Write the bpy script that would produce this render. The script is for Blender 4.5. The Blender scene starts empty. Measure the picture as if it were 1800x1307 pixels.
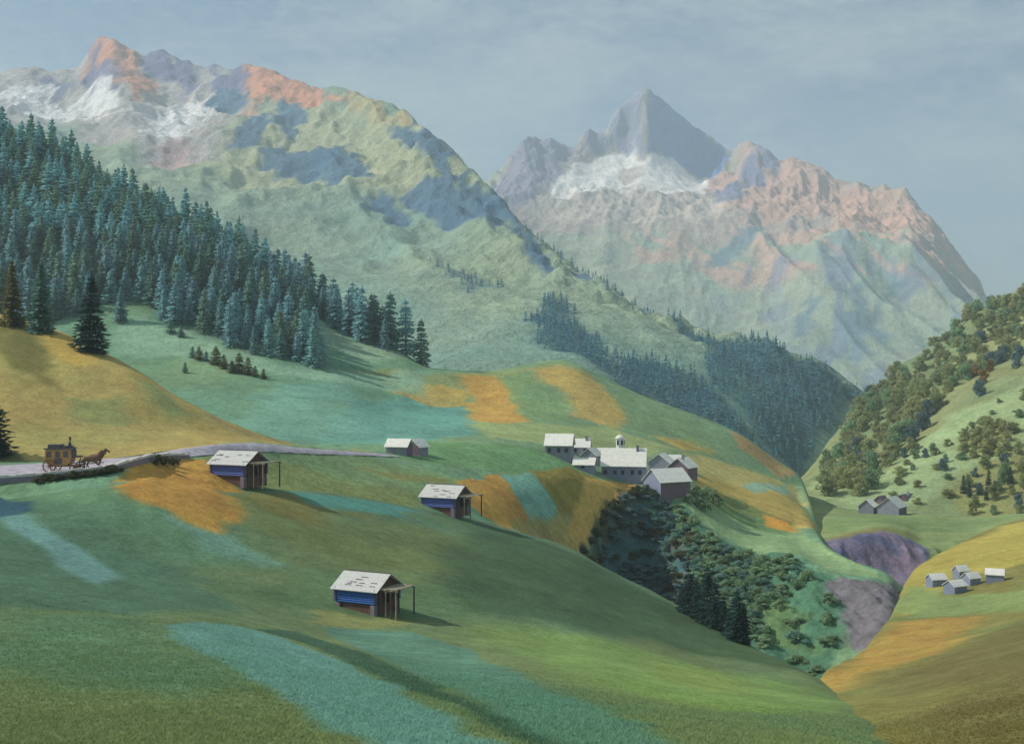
import bpy, bmesh, math, random
import numpy as np
from mathutils import Vector, Matrix

# ------------------------------------------------------------------ basics
SC = bpy.context.scene
COL = SC.collection
R = math.radians
FOC, CX, CY = 2173.0, 900.0, 653.5       # focal length and centre used while surveying the picture
random.seed(7)
RNG = np.random.default_rng(11)

def lin(c):
    c = np.asarray(c, float) / 255.0
    return np.where(c <= 0.04045, c / 12.92, ((c + 0.055) / 1.055) ** 2.4)

def _hash(ix, iy, seed):
    h = (ix.astype(np.int64) * 374761393 + iy.astype(np.int64) * 668265263 + seed * 1442695041) & 0xFFFFFFFF
    h = ((h ^ (h >> 13)) * 1274126177) & 0xFFFFFFFF
    h = h ^ (h >> 16)
    return (h & 0xFFFF) / 65535.0

def vnoise(x, y, seed=0):
    x0 = np.floor(x); y0 = np.floor(y)
    fx = x - x0; fy = y - y0
    fx = fx * fx * fx * (fx * (fx * 6 - 15) + 10); fy = fy * fy * fy * (fy * (fy * 6 - 15) + 10)
    a = _hash(x0, y0, seed); b = _hash(x0 + 1, y0, seed)
    c = _hash(x0, y0 + 1, seed); d = _hash(x0 + 1, y0 + 1, seed)
    return (a + (b - a) * fx) * (1 - fy) + (c + (d - c) * fx) * fy

def fbm(x, y, octaves=4, seed=0):
    s = 0; a = 1; n = 0
    for i in range(octaves):
        s = s + a * (vnoise(x, y, seed + i * 17) - 0.5) * 2; n += a; a *= 0.5
        x, y = x * 1.9 + y * 0.53 + 3.1, y * 1.9 - x * 0.53 + 7.7
    return s / n

def ridged(x, y, octaves=4, seed=0):
    s = 0; a = 1; n = 0
    for i in range(octaves):
        s = s + a * (1 - np.abs(2 * vnoise(x, y, seed + i * 13) - 1) * 1.0); n += a; a *= 0.5
        x, y = x * 2.03 + 1.7, y * 2.03 + 9.2
    return s / n

def pchip(xk, yk, x):
    xk = np.asarray(xk, float); yk = np.asarray(yk, float)
    h = np.diff(xk); dl = np.diff(yk) / h
    m = np.zeros_like(yk)
    for i in range(1, len(xk) - 1):
        if dl[i - 1] * dl[i] > 0:
            w1 = 2 * h[i] + h[i - 1]; w2 = h[i] + 2 * h[i - 1]
            m[i] = (w1 + w2) / (w1 / dl[i - 1] + w2 / dl[i])
    m[0] = dl[0]; m[-1] = dl[-1]
    x = np.clip(x, xk[0], xk[-1])
    i = np.clip(np.searchsorted(xk, x, side='right') - 1, 0, len(h) - 1)
    t = (x - xk[i]) / h[i]
    t2 = t * t; t3 = t2 * t
    return ((2 * t3 - 3 * t2 + 1) * yk[i] + (t3 - 2 * t2 + t) * h[i] * m[i]
            + (-2 * t3 + 3 * t2) * yk[i + 1] + (t3 - t2) * h[i] * m[i + 1])

# ------------------------------------------------------------------ terrain sheets
class Sheet:
    """a heightfield lofted through surveyed contour lines; every point has its own real distance"""
    def __init__(self, name, u0, u1, step, curves, rows, disp=None, smooth=0):
        self.name = name
        U = np.arange(u0, u1 + step, step, dtype=float)
        K = len(curves)
        D = np.zeros((K, len(U))); Z = np.zeros((K, len(U)))
        for k, cv in enumerate(curves):
            # fill in missing distances
            xs = [c[0] for c in cv]; ys = [c[1] for c in cv]
            dx = [c[0] for c in cv if len(c) > 2]; dd = [c[2] for c in cv if len(c) > 2]
            py = pchip(xs, ys, U)
            d = pchip(dx, dd, U) if len(dx) > 1 else np.full_like(U, dd[0])
            if smooth:
                kern = np.hanning(2 * smooth + 3)[1:-1]; kern /= kern.sum()
                py = np.convolve(np.pad(py, smooth, mode='edge'), kern, 'valid'); d = np.convolve(np.pad(d, smooth, mode='edge'), kern, 'valid')
            D[k] = d; Z[k] = -(py - CY) / FOC * d
        def slopes(V):
            dl = np.diff(V, axis=0); m = np.zeros_like(V)
            a, b = dl[:-1], dl[1:]
            ok = a * b > 0
            m[1:-1] = np.where(ok, 2 * a * b / np.where(ok, a + b, 1), 0)
            m[0] = dl[0]; m[-1] = dl[-1]
            return m
        mD, mZ = slopes(D), slopes(Z)
        def ev(V, m, k, t):
            t2 = t * t; t3 = t2 * t
            return ((2 * t3 - 3 * t2 + 1) * V[k] + (t3 - 2 * t2 + t) * m[k]
                    + (-2 * t3 + 3 * t2) * V[k + 1] + (t3 - t2) * m[k + 1])
        Ds, Zs, Ts = [], [], []
        for k in range(K - 1):
            n = rows[k]
            for i in range(n + (1 if k == K - 2 else 0)):
                t = i / n
                Ds.append(ev(D, mD, k, t)); Zs.append(ev(Z, mZ, k, t)); Ts.append(np.full_like(U, k + t))
        self.Y = np.array(Ds); self.Zg = np.array(Zs); self.T = np.array(Ts); self.U = U
        self.X = (U[None, :] - CX) / FOC * self.Y
        self.sy0 = CY - self.Zg / self.Y * FOC
        if disp is not None:
            r = disp(self.X, self.Y, self.T, self.Zg)
            if isinstance(r, tuple):
                self.Zg = self.Zg + r[0]; k = 1 + r[1] / self.Y
                self.Y = self.Y + r[1]
            else:
                self.Zg = self.Zg + r
        self.sy = CY - self.Zg / self.Y * FOC
        self.col = np.zeros(self.X.shape + (3,))

    def hit(self, px, py, survey=False, tmax=99):
        """the nearest point of the sheet that is surveyed at px, py"""
        pxs = CX + self.X[0] / self.Y[0] * FOC
        j = (px - pxs[0]) / (pxs[1] - pxs[0])
        j = min(max(j, 0), len(pxs) - 1.001); j0 = int(j); f = j - j0
        q = self.sy0 if survey else self.sy
        s = q[:, j0] * (1 - f) + q[:, j0 + 1] * f
        r = None
        s = s[self.T[:, 0] <= tmax]
        for i in range(len(s) - 1):
            if s[i] >= py > s[i + 1]:
                r = i + (s[i] - py) / (s[i] - s[i + 1]); break
        if r is None:
            r = float(np.argmin(np.abs(s - py)))
        return self.at(j, r)

    def at(self, j, r):
        j0 = int(min(max(j, 0), self.X.shape[1] - 1.001)); r0 = int(min(max(r, 0), self.X.shape[0] - 1.001))
        a = j - j0; b = r - r0
        def g(A): return ((A[r0, j0] * (1 - a) + A[r0, j0 + 1] * a) * (1 - b) + (A[r0 + 1, j0] * (1 - a) + A[r0 + 1, j0 + 1] * a) * b)
        return Vector((float(g(self.X)), float(g(self.Y)), float(g(self.Zg))))

    def height(self, x, y):
        """ground height at a map position"""
        pxs0 = CX + self.X[0, 0] / self.Y[0, 0] * FOC; st = self.U[1] - self.U[0]
        j = (CX + x / y * FOC - pxs0) / st
        j0 = int(min(max(round(j), 0), self.X.shape[1] - 1))
        return float(np.interp(y, self.Y[:, j0], self.Zg[:, j0]))

    def crest_colour(self, t0):
        """carry the colour just below the crest over the crest"""
        r0 = int(np.argmax(self.T[:, 0] >= t0)); self.col[r0:] = self.col[r0]

    def fill(self, c):
        self.col[:] = np.array(c, float)

    def mask(self, poly, soft=1.0, warp=1.0, wl=8.0, seed=0):
        """weight of a map region whose corners are surveyed points of this sheet"""
        P = np.array([self.hit(p[0], p[1], True)[:2] for p in poly])
        x = self.X + fbm(self.X / wl, self.Y / wl, 4, seed + 5) * warp * 2
        y = self.Y + fbm(self.X / wl + 31, self.Y / wl + 17, 4, seed + 9) * warp * 2.5
        W = np.zeros(x.shape)
        lo = P.min(0) - soft * 2 - 2; hi = P.max(0) + soft * 2 + 2
        sel = (x > lo[0]) & (x < hi[0]) & (y > lo[1]) & (y < hi[1])
        if not sel.any(): return W
        xs, ys = x[sel], y[sel]
        ins = np.zeros(xs.shape, bool); dist = np.full(xs.shape, 1e9)
        n = len(P)
        for i in range(n):
            x1, y1 = P[i]; x2, y2 = P[(i + 1) % n]
            cr = ((y1 > ys) != (y2 > ys)) & (xs < (x2 - x1) * (ys - y1) / (y2 - y1 + 1e-12) + x1)
            ins ^= cr
            ex, ey = x2 - x1, y2 - y1
            t = np.clip(((xs - x1) * ex + (ys - y1) * ey) / (ex * ex + ey * ey + 1e-9), 0, 1)
            dist = np.minimum(dist, np.hypot(xs - x1 - t * ex, ys - y1 - t * ey))
        sd = np.where(ins, dist, -dist)
        w = np.clip(sd / (2 * soft) + 0.5, 0, 1)
        W[sel] = w * w * (3 - 2 * w)
        return W

    def patch(self, poly, c, soft=1.0, warp=1.0, wl=8.0, seed=0, amt=1.0):
        w = self.mask(poly, soft, warp, wl, seed)[..., None] * amt
        self.col = self.col * (1 - w) + np.array(c, float) * w

    def tint(self, w, c):
        w = np.clip(w, 0, 1)[..., None]
        self.col = self.col * (1 - w) + np.array(c, float) * w

    def build(self, material, gain=1.0, kind='structure', sat=1.0):
        nr, nc = self.X.shape
        V = np.stack([self.X, self.Y, self.Zg], -1).reshape(-1, 3)
        idx = np.arange(nr * nc).reshape(nr, nc)
        Fq = np.stack([idx[:-1, :-1], idx[:-1, 1:], idx[1:, 1:], idx[1:, :-1]], -1).reshape(-1, 4)
        me = bpy.data.meshes.new(self.name)
        me.vertices.add(len(V)); me.vertices.foreach_set('co', V.astype(np.float32).ravel())
        me.loops.add(Fq.size); me.loops.foreach_set('vertex_index', Fq.astype(np.int32).ravel())
        me.polygons.add(len(Fq)); me.polygons.foreach_set('loop_start', np.arange(0, Fq.size, 4, dtype=np.int32))
        me.polygons.foreach_set('use_smooth', np.ones(len(Fq), bool))
        me.update(calc_edges=True)
        ca = me.color_attributes.new('Col', 'FLOAT_COLOR', 'POINT')
        L = lin(self.col.reshape(-1, 3)) * gain
        ca.data.foreach_set('color', np.concatenate([L, np.ones((len(L), 1))], 1).astype(np.float32).ravel())
        me.materials.append(material)
        o = bpy.data.objects.new(self.name, me); COL.objects.link(o)
        if kind: o['kind'] = kind
        return o

# ------------------------------------------------------------------ materials
def nodes_of(name):
    m = bpy.data.materials.new(name); m.use_nodes = True
    nt = m.node_tree
    return m, nt, nt.nodes, nt.links, nt.nodes['Principled BSDF']

def terrain_mat(name, s_big, s_small, bump, bdist, var=0.35, rough=0.95, fine=None):
    m, nt, N, L, b = nodes_of(name)
    at = N.new('ShaderNodeAttribute'); at.attribute_name = 'Col'
    tc = N.new('ShaderNodeNewGeometry')
    n1 = N.new('ShaderNodeTexNoise'); n1.inputs['Scale'].default_value = s_big; n1.inputs['Detail'].default_value = 6; n1.inputs['Roughness'].default_value = 0.65
    n2 = N.new('ShaderNodeTexNoise'); n2.inputs['Scale'].default_value = s_small; n2.inputs['Detail'].default_value = 5; n2.inputs['Roughness'].default_value = 0.7
    L.new(tc.outputs['Position'], n1.inputs['Vector']); L.new(tc.outputs['Position'], n2.inputs['Vector'])
    def mapr(src, lo, hi):
        r = N.new('ShaderNodeMapRange'); r.inputs['From Min'].default_value = 0.25; r.inputs['From Max'].default_value = 0.75
        r.inputs['To Min'].default_value = lo; r.inputs['To Max'].default_value = hi; L.new(src, r.inputs['Value']); return r.outputs[0]
    a = mapr(n1.outputs['Fac'], 1 - var * .55, 1 + var * .55); c = mapr(n2.outputs['Fac'], 1 - var * .7, 1 + var * .7)
    n3 = N.new('ShaderNodeTexNoise'); n3.inputs['Scale'].default_value = s_small * .28; n3.inputs['Detail'].default_value = 4; n3.inputs['Roughness'].default_value = 0.6
    L.new(tc.outputs['Position'], n3.inputs['Vector']); e = mapr(n3.outputs['Fac'], 1 - var * .45, 1 + var * .45)
    m0 = N.new('ShaderNodeMath'); m0.operation = 'MULTIPLY'; L.new(a, m0.inputs[0]); L.new(e, m0.inputs[1])
    mu = N.new('ShaderNodeMath'); mu.operation = 'MULTIPLY'; L.new(m0.outputs[0], mu.inputs[0]); L.new(c, mu.inputs[1])
    h = N.new('ShaderNodeHueSaturation')
    L.new(at.outputs['Color'], h.inputs['Color']); L.new(mu.outputs[0], h.inputs['Value'])
    hm = mapr(n1.outputs['Color'], 0.485, 0.515); L.new(hm, h.inputs['Hue'])
    L.new(h.outputs['Color'], b.inputs['Base Color'])
    b.inputs['Roughness'].default_value = rough
    b.inputs['Specular IOR Level'].default_value = 0.1
    bp = N.new('ShaderNodeBump'); bp.inputs['Strength'].default_value = bump; bp.inputs['Distance'].default_value = bdist
    ad = N.new('ShaderNodeMath'); ad.operation = 'MULTIPLY_ADD'; ad.inputs[1].default_value = 2.0
    L.new(n1.outputs['Fac'], ad.inputs[0]); L.new(n2.outputs['Fac'], ad.inputs[2])
    L.new(ad.outputs[0], bp.inputs['Height']); L.new(bp.outputs[0], b.inputs['Normal'])
    return m

def plain_mat(name, c, var=0.25, scale=2.0, rough=0.85, bump=0.0, stretch=None, rnd=0.0, hue=0.0, coords='Object', trans=0.0):
    """procedural colour with noise, optionally stretched along one axis (wood grain, shingles)"""
    m, nt, N, L, b = nodes_of(name)
    tc = N.new('ShaderNodeTexCoord'); mp = N.new('ShaderNodeMapping')
    if stretch: mp.inputs['Scale'].default_value = stretch
    L.new(tc.outputs[coords], mp.inputs['Vector'])
    n = N.new('ShaderNodeTexNoise'); n.inputs['Scale'].default_value = scale; n.inputs['Detail'].default_value = 6; n.inputs['Roughness'].default_value = 0.65
    L.new(mp.outputs[0], n.inputs['Vector'])
    r = N.new('ShaderNodeMapRange'); r.inputs['From Min'].default_value = 0.25; r.inputs['From Max'].default_value = 0.75
    r.inputs['To Min'].default_value = 1 - var; r.inputs['To Max'].default_value = 1 + var
    L.new(n.outputs['Fac'], r.inputs['Value'])
    h = N.new('ShaderNodeHueSaturation'); h.inputs['Color'].default_value = (*[float(q) for q in lin(c)], 1)
    val = r.outputs[0]
    if rnd or hue:
        oi = N.new('ShaderNodeObjectInfo')
        if rnd:
            q = N.new('ShaderNodeMapRange'); q.inputs['To Min'].default_value = 1 - rnd; q.inputs['To Max'].default_value = 1 + rnd
            L.new(oi.outputs['Random'], q.inputs['Value'])
            mu = N.new('ShaderNodeMath'); mu.operation = 'MULTIPLY'; L.new(val, mu.inputs[0]); L.new(q.outputs[0], mu.inputs[1]); val = mu.outputs[0]
        if hue:
            q2 = N.new('ShaderNodeMapRange'); q2.inputs['To Min'].default_value = 0.5 - hue; q2.inputs['To Max'].default_value = 0.5 + hue * .6
            w = N.new('ShaderNodeMath'); w.operation = 'FRACT'; mm = N.new('ShaderNodeMath'); mm.operation = 'MULTIPLY'; mm.inputs[1].default_value = 7.31
            L.new(oi.outputs['Random'], mm.inputs[0]); L.new(mm.outputs[0], w.inputs[0]); L.new(w.outputs[0], q2.inputs['Value'])
            L.new(q2.outputs[0], h.inputs['Hue'])
    L.new(val, h.inputs['Value'])
    L.new(h.outputs['Color'], b.inputs['Base Color'])
    b.inputs['Roughness'].default_value = rough; b.inputs['Specular IOR Level'].default_value = 0.15
    if trans:                                       # light passes through leaves and needles
        tl = N.new('ShaderNodeBsdfTranslucent'); L.new(h.outputs['Color'], tl.inputs['Color'])
        ms = N.new('ShaderNodeMixShader'); ms.inputs[0].default_value = trans
        L.new(b.outputs[0], ms.inputs[1]); L.new(tl.outputs[0], ms.inputs[2]); L.new(ms.outputs[0], N['Material Output'].inputs['Surface'])
    if bump:
        bp = N.new('ShaderNodeBump'); bp.inputs['Strength'].default_value = bump; bp.inputs['Distance'].default_value = 0.05
        L.new(n.outputs['Fac'], bp.inputs['Height']); L.new(bp.outputs[0], b.inputs['Normal'])
    return m
# ------------------------------------------------------------------ the land
def d_meadow(x, y, t, z):
    k = np.clip((y - 6) / 30, 0, 1)
    return (fbm(x / 23, y / 23, 3, 1) * 0.55 + fbm(x / 6, y / 6, 3, 2) * 0.13) * k

meadow = Sheet('meadow', -700, 2400, 3.0, [
    [(-700, 4250, 1.2), (900, 3732, 1.2), (2400, 3732, 1.2)],
    [(-700, 1700, 9), (900, 1760, 9), (2400, 1800, 9)],
    [(-700, 1290, 28), (0, 1318), (900, 1342), (1400, 1347), (1560, 1362), (1800, 1420), (2400, 1500, 28)],
    [(-700, 1050, 62), (0, 1120), (300, 1132), (650, 1180), (1000, 1212), (1300, 1250), (1450, 1264), (1560, 1292), (1800, 1450), (2400, 1600, 62)],
    [(-700, 880, 95), (0, 965, 100), (300, 1010, 102), (650, 1076, 105), (800, 1090, 107), (1000, 1118, 110), (1200, 1165, 110), (1300, 1185, 108), (1440, 1213, 107), (1560, 1245, 107), (1800, 1500, 107), (2400, 1700, 107)],
    [(-700, 850, 120), (0, 874, 127), (130, 856, 127.5), (200, 850, 129), (250, 842, 133), (300, 852, 134), (370, 862, 138), (400, 866, 141), (500, 868, 151), (600, 878, 161), (700, 891, 172), (800, 907, 183), (900, 930, 188), (1000, 963, 190), (1060, 998, 186), (1200, 1073, 168), (1320, 1133, 146), (1440, 1193, 122), (1500, 1232, 118), (1560, 1265, 115), (1800, 1550, 112), (2400, 1750, 112)],
    [(-700, 870, 150), (0, 884, 150), (370, 880, 165), (700, 915, 200), (900, 990, 205), (1060, 1120, 205), (1200, 1200, 190), (1440, 1350, 145), (1800, 1700, 140), (2400, 1900, 140)],
], [14, 40, 90, 110, 100, 24], d_meadow)

def d_valley(x, y, t, z):
    wall = np.clip(1 - np.abs(t - 1.6) / 0.75, 0, 1) * np.clip((x - 10) / 12, 0, 1)
    g = (ridged(x / 9 + y / 40, y / 30, 5, 21) - 0.6) * 4.6 * wall + fbm(x / 2.6, y / 2.6, 4, 24) * .9 * wall
    soft = fbm(x / 38, y / 38, 3, 22) * 1.0 * np.clip((t - 2.6), 0, 1) * np.clip(5.9 - t, 0.25, 1)
    return g + soft + fbm(x / 7, y / 7, 3, 23) * 0.18 * np.clip((t - 2.3) * 2, 0, 1)

valley = Sheet('valley', -700, 1640, 3.0, [
    [(-700, 874, 115), (0, 886, 122), (200, 868, 124), (400, 884, 136), (600, 892, 155), (800, 922, 178), (900, 962, 200), (1000, 1040, 215), (1060, 1100, 222), (1200, 1180, 205), (1320, 1240, 190), (1440, 1290, 170), (1560, 1300, 165), (1640, 1320, 165)],
    [(-700, 852, 120), (0, 872, 127.8), (130, 854, 128.2), (200, 848, 129.6), (250, 841, 133.5), (300, 851, 135), (370, 861, 139), (400, 865, 142), (500, 867, 152), (600, 877, 162), (700, 889, 173), (800, 905, 184), (900, 932, 203), (980, 985, 215), (1030, 1030, 235), (1060, 1050, 250), (1130, 1045, 258), (1200, 1060, 245), (1240, 1085, 230), (1320, 1130, 215), (1440, 1190, 200), (1500, 1180, 196), (1560, 1130, 200), (1600, 1120, 205), (1640, 1130, 205)],
    [(-700, 834, 123), (0, 850, 130.4), (130, 839, 131), (200, 829, 132.6), (250, 813, 139), (300, 807, 149), (370, 802, 158), (440, 801, 167), (500, 816, 172), (600, 846, 177), (700, 868, 183), (800, 892, 193), (900, 925, 212), (980, 960, 232), (1030, 950, 250), (1060, 905, 268), (1100, 872, 278), (1130, 856, 284), (1170, 868, 284), (1200, 882, 280), (1240, 930, 268), (1320, 972, 255), (1390, 978, 246), (1450, 1008, 236), (1520, 1024, 232), (1560, 1018, 236), (1600, 1060, 236), (1640, 1100, 230)],
    [(-700, 800, 140), (0, 812, 146), (200, 803, 150), (330, 786, 161), (430, 777, 174), (520, 785, 188), (600, 791, 206), (700, 800, 232), (800, 815, 242), (900, 828, 252), (980, 838, 262), (1030, 842, 275), (1100, 845, 288), (1130, 843, 292), (1200, 848, 296), (1240, 880, 294), (1320, 930, 290), (1390, 950, 285), (1450, 975, 265), (1500, 995, 248), (1560, 1014, 240), (1640, 1110, 233)],
    [(-700, 790, 200), (0, 792, 210), (200, 800, 230), (430, 790, 240), (560, 788, 250), (640, 783, 255), (700, 779, 262), (750, 777, 268), (850, 782, 275), (900, 787, 280), (980, 800, 290), (1040, 816, 300), (1100, 828, 310), (1200, 836, 314), (1300, 870, 322), (1390, 900, 322), (1430, 930, 302), (1450, 966, 272), (1500, 991, 251), (1560, 1013, 242), (1640, 1112, 236)],
    [(-700, 560, 400), (0, 590, 380), (200, 630, 360), (400, 655, 350), (600, 695, 340), (700, 722, 340), (800, 730, 345), (900, 730, 350), (1000, 738, 355), (1100, 760, 360), (1200, 786, 365), (1300, 822, 372), (1360, 848, 375), (1400, 878, 370), (1430, 915, 330), (1450, 960, 282), (1500, 990, 254), (1560, 1012, 245), (1640, 1114, 239)],
    [(-700, -60, 650), (-300, 80, 600), (0, 215, 560), (100, 262, 550), (200, 312, 540), (300, 365, 520), (400, 430, 500), (500, 490, 480), (600, 560, 450), (700, 615, 420), (760, 647, 410), (850, 652, 415), (920, 641, 425), (985, 632, 440), (1060, 662, 430), (1130, 695, 425), (1230, 732, 420), (1300, 762, 415), (1360, 805, 410), (1410, 842, 402), (1430, 900, 350), (1450, 955, 290), (1500, 989, 257), (1560, 1011, 248), (1640, 1116, 242)],
    [(-700, 0, 760), (0, 280, 680), (300, 430, 630), (500, 560, 580), (700, 680, 510), (900, 705, 510), (1060, 730, 510), (1300, 830, 490), (1410, 930, 460), (1450, 1020, 320), (1560, 1080, 280), (1640, 1200, 280)],
], [14, 60, 60, 60, 80, 90, 14], d_valley, smooth=2)

ochre = Sheet('hillside', -700, 650, 4.0, [
    [(-700, 806, 142), (0, 815, 149), (130, 811, 151), (200, 805, 153), (330, 788, 161), (430, 779, 175), (520, 787, 191), (600, 793, 209), (650, 800, 221)],
    [(-700, 690, 172), (0, 722, 168), (100, 736, 170), (200, 746, 172), (300, 755, 176), (430, 770, 184), (520, 783, 200), (600, 791, 217), (650, 799, 228)],
    [(-700, 450, 260), (-100, 530, 232), (0, 556, 225), (60, 573, 220), (120, 594, 212), (190, 622, 205), (250, 655, 199), (300, 690, 195), (360, 722, 193), (420, 750, 194), (480, 771, 199), (560, 785, 213), (600, 790, 223), (650, 798, 236)],
    [(-700, 520, 320), (0, 620, 280), (200, 680, 250), (420, 790, 235), (650, 830, 260)],
], [40, 110, 10], lambda x, y, t, z: fbm(x / 30, y / 30, 3, 41) * 1.2 * np.clip(t, 0, 1) + fbm(x / 6, y / 6, 3, 42) * 0.15)

def d_left(x, y, t, z):
    m = np.clip(t - 1.6, 0, 1)
    hi = np.clip(t - 2.7, 0, 1)
    g = (ridged(x / 210 + y / 700, y / 520 - x / 800, 4, 51) - 0.62)
    g2 = (ridged(x / 75, y / 120, 4, 52) - 0.62)
    k = np.clip((900 + 0 * x - np.abs(x - -400)) / 600, 0.35, 1)
    edge = np.clip((5.0 - t) / 0.7, 0.28, 1)
    return (g * 62 * m * k + g2 * (10 * m + 22 * hi)) * edge + fbm(x / 90, y / 90, 4, 53) * (5 + 5 * m) * edge + fbm(x / 22, y / 22, 4, 54) * (1.2 + 6 * hi)

lmount = Sheet('mountain', -700, 1640, 3.4, [
    [(-700, 700, 700), (0, 700, 700), (400, 720, 700), (700, 720, 600), (900, 720, 600), (1100, 760, 600), (1300, 830, 600), (1420, 880, 600), (1520, 900, 620), (1640, 950, 650)],
    [(-700, 480, 1100), (0, 480, 1100), (400, 520, 1000), (700, 640, 760), (900, 652, 700), (1000, 655, 700), (1100, 700, 690), (1200, 740, 690), (1300, 775, 700), (1420, 845, 720), (1520, 880, 740), (1640, 940, 760)],
    [(-700, 360, 1500), (0, 360, 1500), (300, 380, 1400), (500, 450, 1250), (700, 520, 1050), (900, 575, 900), (1100, 620, 840), (1300, 690, 800), (1420, 750, 790), (1520, 800, 800), (1640, 880, 820)],
    [(-700, 240, 2150), (0, 240, 2150), (200, 260, 2050), (330, 290, 1880), (500, 330, 1700), (700, 390, 1480), (850, 450, 1300), (1000, 520, 1100), (1100, 562, 1000), (1300, 635, 880), (1420, 685, 850), (1520, 745, 845), (1640, 840, 860)],
    [(-700, 170, 2600), (0, 175, 2620), (150, 160, 2650), (200, 140, 2560), (300, 190, 2500), (430, 190, 2320), (560, 220, 2130), (650, 240, 2000), (720, 262, 1830), (800, 320, 1640), (870, 385, 1430), (1000, 490, 1200), (1100, 540, 1080), (1300, 615, 930), (1420, 650, 880), (1520, 710, 870), (1640, 820, 880)],
    [(-700, 110, 2900), (-100, 142, 2850), (0, 134, 2850), (25, 129), (60, 125), (90, 131), (110, 127), (132, 125), (148, 108), (165, 82, 2850), (178, 69), (196, 71), (214, 84), (236, 94), (252, 104), (268, 97), (285, 93), (305, 104), (330, 111), (352, 121), (380, 117), (410, 122), (432, 116, 2620), (480, 131), (540, 155), (568, 160), (592, 154, 2350), (640, 172), (690, 190), (716, 199, 2060), (740, 224, 1980), (800, 275, 1790), (870, 340, 1560), (930, 408, 1400), (1000, 468, 1270), (1080, 520, 1150), (1180, 566, 1050), (1300, 599, 980), (1400, 622, 920), (1480, 652, 900), (1515, 682, 890), (1560, 730, 890), (1640, 810, 895)],
    [(-700, 250, 3150), (0, 260, 3150), (430, 260, 2900), (716, 330, 2350), (930, 520, 1650), (1180, 660, 1280), (1515, 790, 1080), (1640, 900, 1080)],
], [8, 60, 70, 100, 110, 8], d_left)

def d_right(x, y, t, z):
    m = np.clip(t - 1.0, 0, 1)
    hi = np.clip(t - 2.6, 0, 1)
    edge = np.clip((5.0 - t) / 0.6, 0.2, 1)
    # gullies fall down the flank, fanning from the crest on the right side
    a = x / 150 + (y - 3000) / 900 * np.clip((x - 700) / 500, -1, 1)
    g = ridged(a, y / 1400, 3, 61) - 0.62
    g2 = ridged(x / 95 - y / 400, y / 240, 4, 62) - 0.62
    w = np.clip((x - 500) / 500, 0.12, 1) * np.clip((3.6 - t) / 0.8, 0, 1) * np.clip((t - 0.4) * 2, 0, 1)
    g3 = ridged(x / 42 + y / 160, y / 90, 4, 66) - 0.6
    sn = 1 - .75 * np.clip((x - 90) / 60, 0, 1) * np.clip((660 - x) / 60, 0, 1) * np.clip((t - 3.35) / .2, 0, 1) * np.clip((4.4 - t) / .2, 0, 1)
    hi = hi * sn; m = m * sn
    return (g * 240 * w + g2 * (16 + 44 * hi) * m + g3 * 24 * hi) * np.maximum(edge, .8 * hi * np.clip((4.95 - t) / .3, .2, 1)) + fbm(x / 130, y / 130, 4, 63) * 10 * m * edge + fbm(x / 34, y / 34, 4, 64) * (3 + 9 * hi)

rmount = Sheet('mountain', 700, 2100, 2.4, [
    [(700, 760, 1800), (2100, 760, 1800)],
    [(700, 560, 2400), (1000, 620, 2300), (1300, 690, 2200), (1500, 700, 2100), (1650, 680, 2100), (1750, 650, 2200), (2100, 650, 2300)],
    [(700, 480, 3000), (900, 450, 3000), (1000, 470, 3000), (1150, 500, 2900), (1300, 540, 2800), (1450, 560, 2600), (1600, 550, 2600), (1700, 575, 2600), (2100, 600, 2700)],
    [(700, 420, 3500), (870, 370, 3600), (950, 368, 3650), (1050, 372, 3600), (1150, 380, 3550), (1230, 380, 3550), (1300, 400, 3400), (1400, 425, 3150), (1500, 432, 3000), (1600, 445, 2950), (1680, 495, 2900), (1760, 545, 2900), (2100, 610, 3000)],
    [(700, 400, 3850), (870, 330, 3850), (920, 300, 3850), (1000, 288, 3950), (1060, 280, 4050), (1095, 268, 4080), (1138, 280, 4010), (1180, 285, 4070), (1230, 305, 4110), (1280, 300, 4030), (1330, 325, 3780), (1400, 345, 3600), (1470, 362, 3480), (1540, 368, 3400), (1600, 380, 3300), (1660, 440, 3130), (1720, 530, 3080), (2100, 610, 3150)],
    [(700, 420, 4050), (800, 380, 4050), (868, 315, 4050), (890, 288), (905, 264, 4070), (920, 250), (938, 244), (952, 251), (965, 248), (985, 258), (1005, 260), (1022, 238), (1036, 227, 4170), (1050, 238), (1062, 236), (1075, 213), (1086, 196), (1103, 178), (1118, 164, 4220), (1135, 157, 4230), (1152, 168), (1170, 182), (1190, 200), (1205, 210), (1222, 225, 4290), (1250, 243), (1282, 269, 4220), (1296, 256), (1308, 247, 4100), (1325, 254), (1345, 262), (1375, 285), (1395, 283), (1420, 290, 3840), (1450, 303), (1475, 318, 3740), (1505, 322), (1530, 331, 3620), (1560, 331), (1582, 335, 3520), (1612, 362), (1640, 393, 3380), (1682, 443, 3260), (1720, 492, 3170), (1740, 527, 3120), (1800, 580, 3120), (2100, 640, 3200)],
    [(700, 520, 4400), (1135, 420, 4700), (1420, 480, 4200), (1740, 640, 3500), (2100, 760, 3500)],
], [6, 80, 110, 110, 120, 8], d_right)

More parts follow.
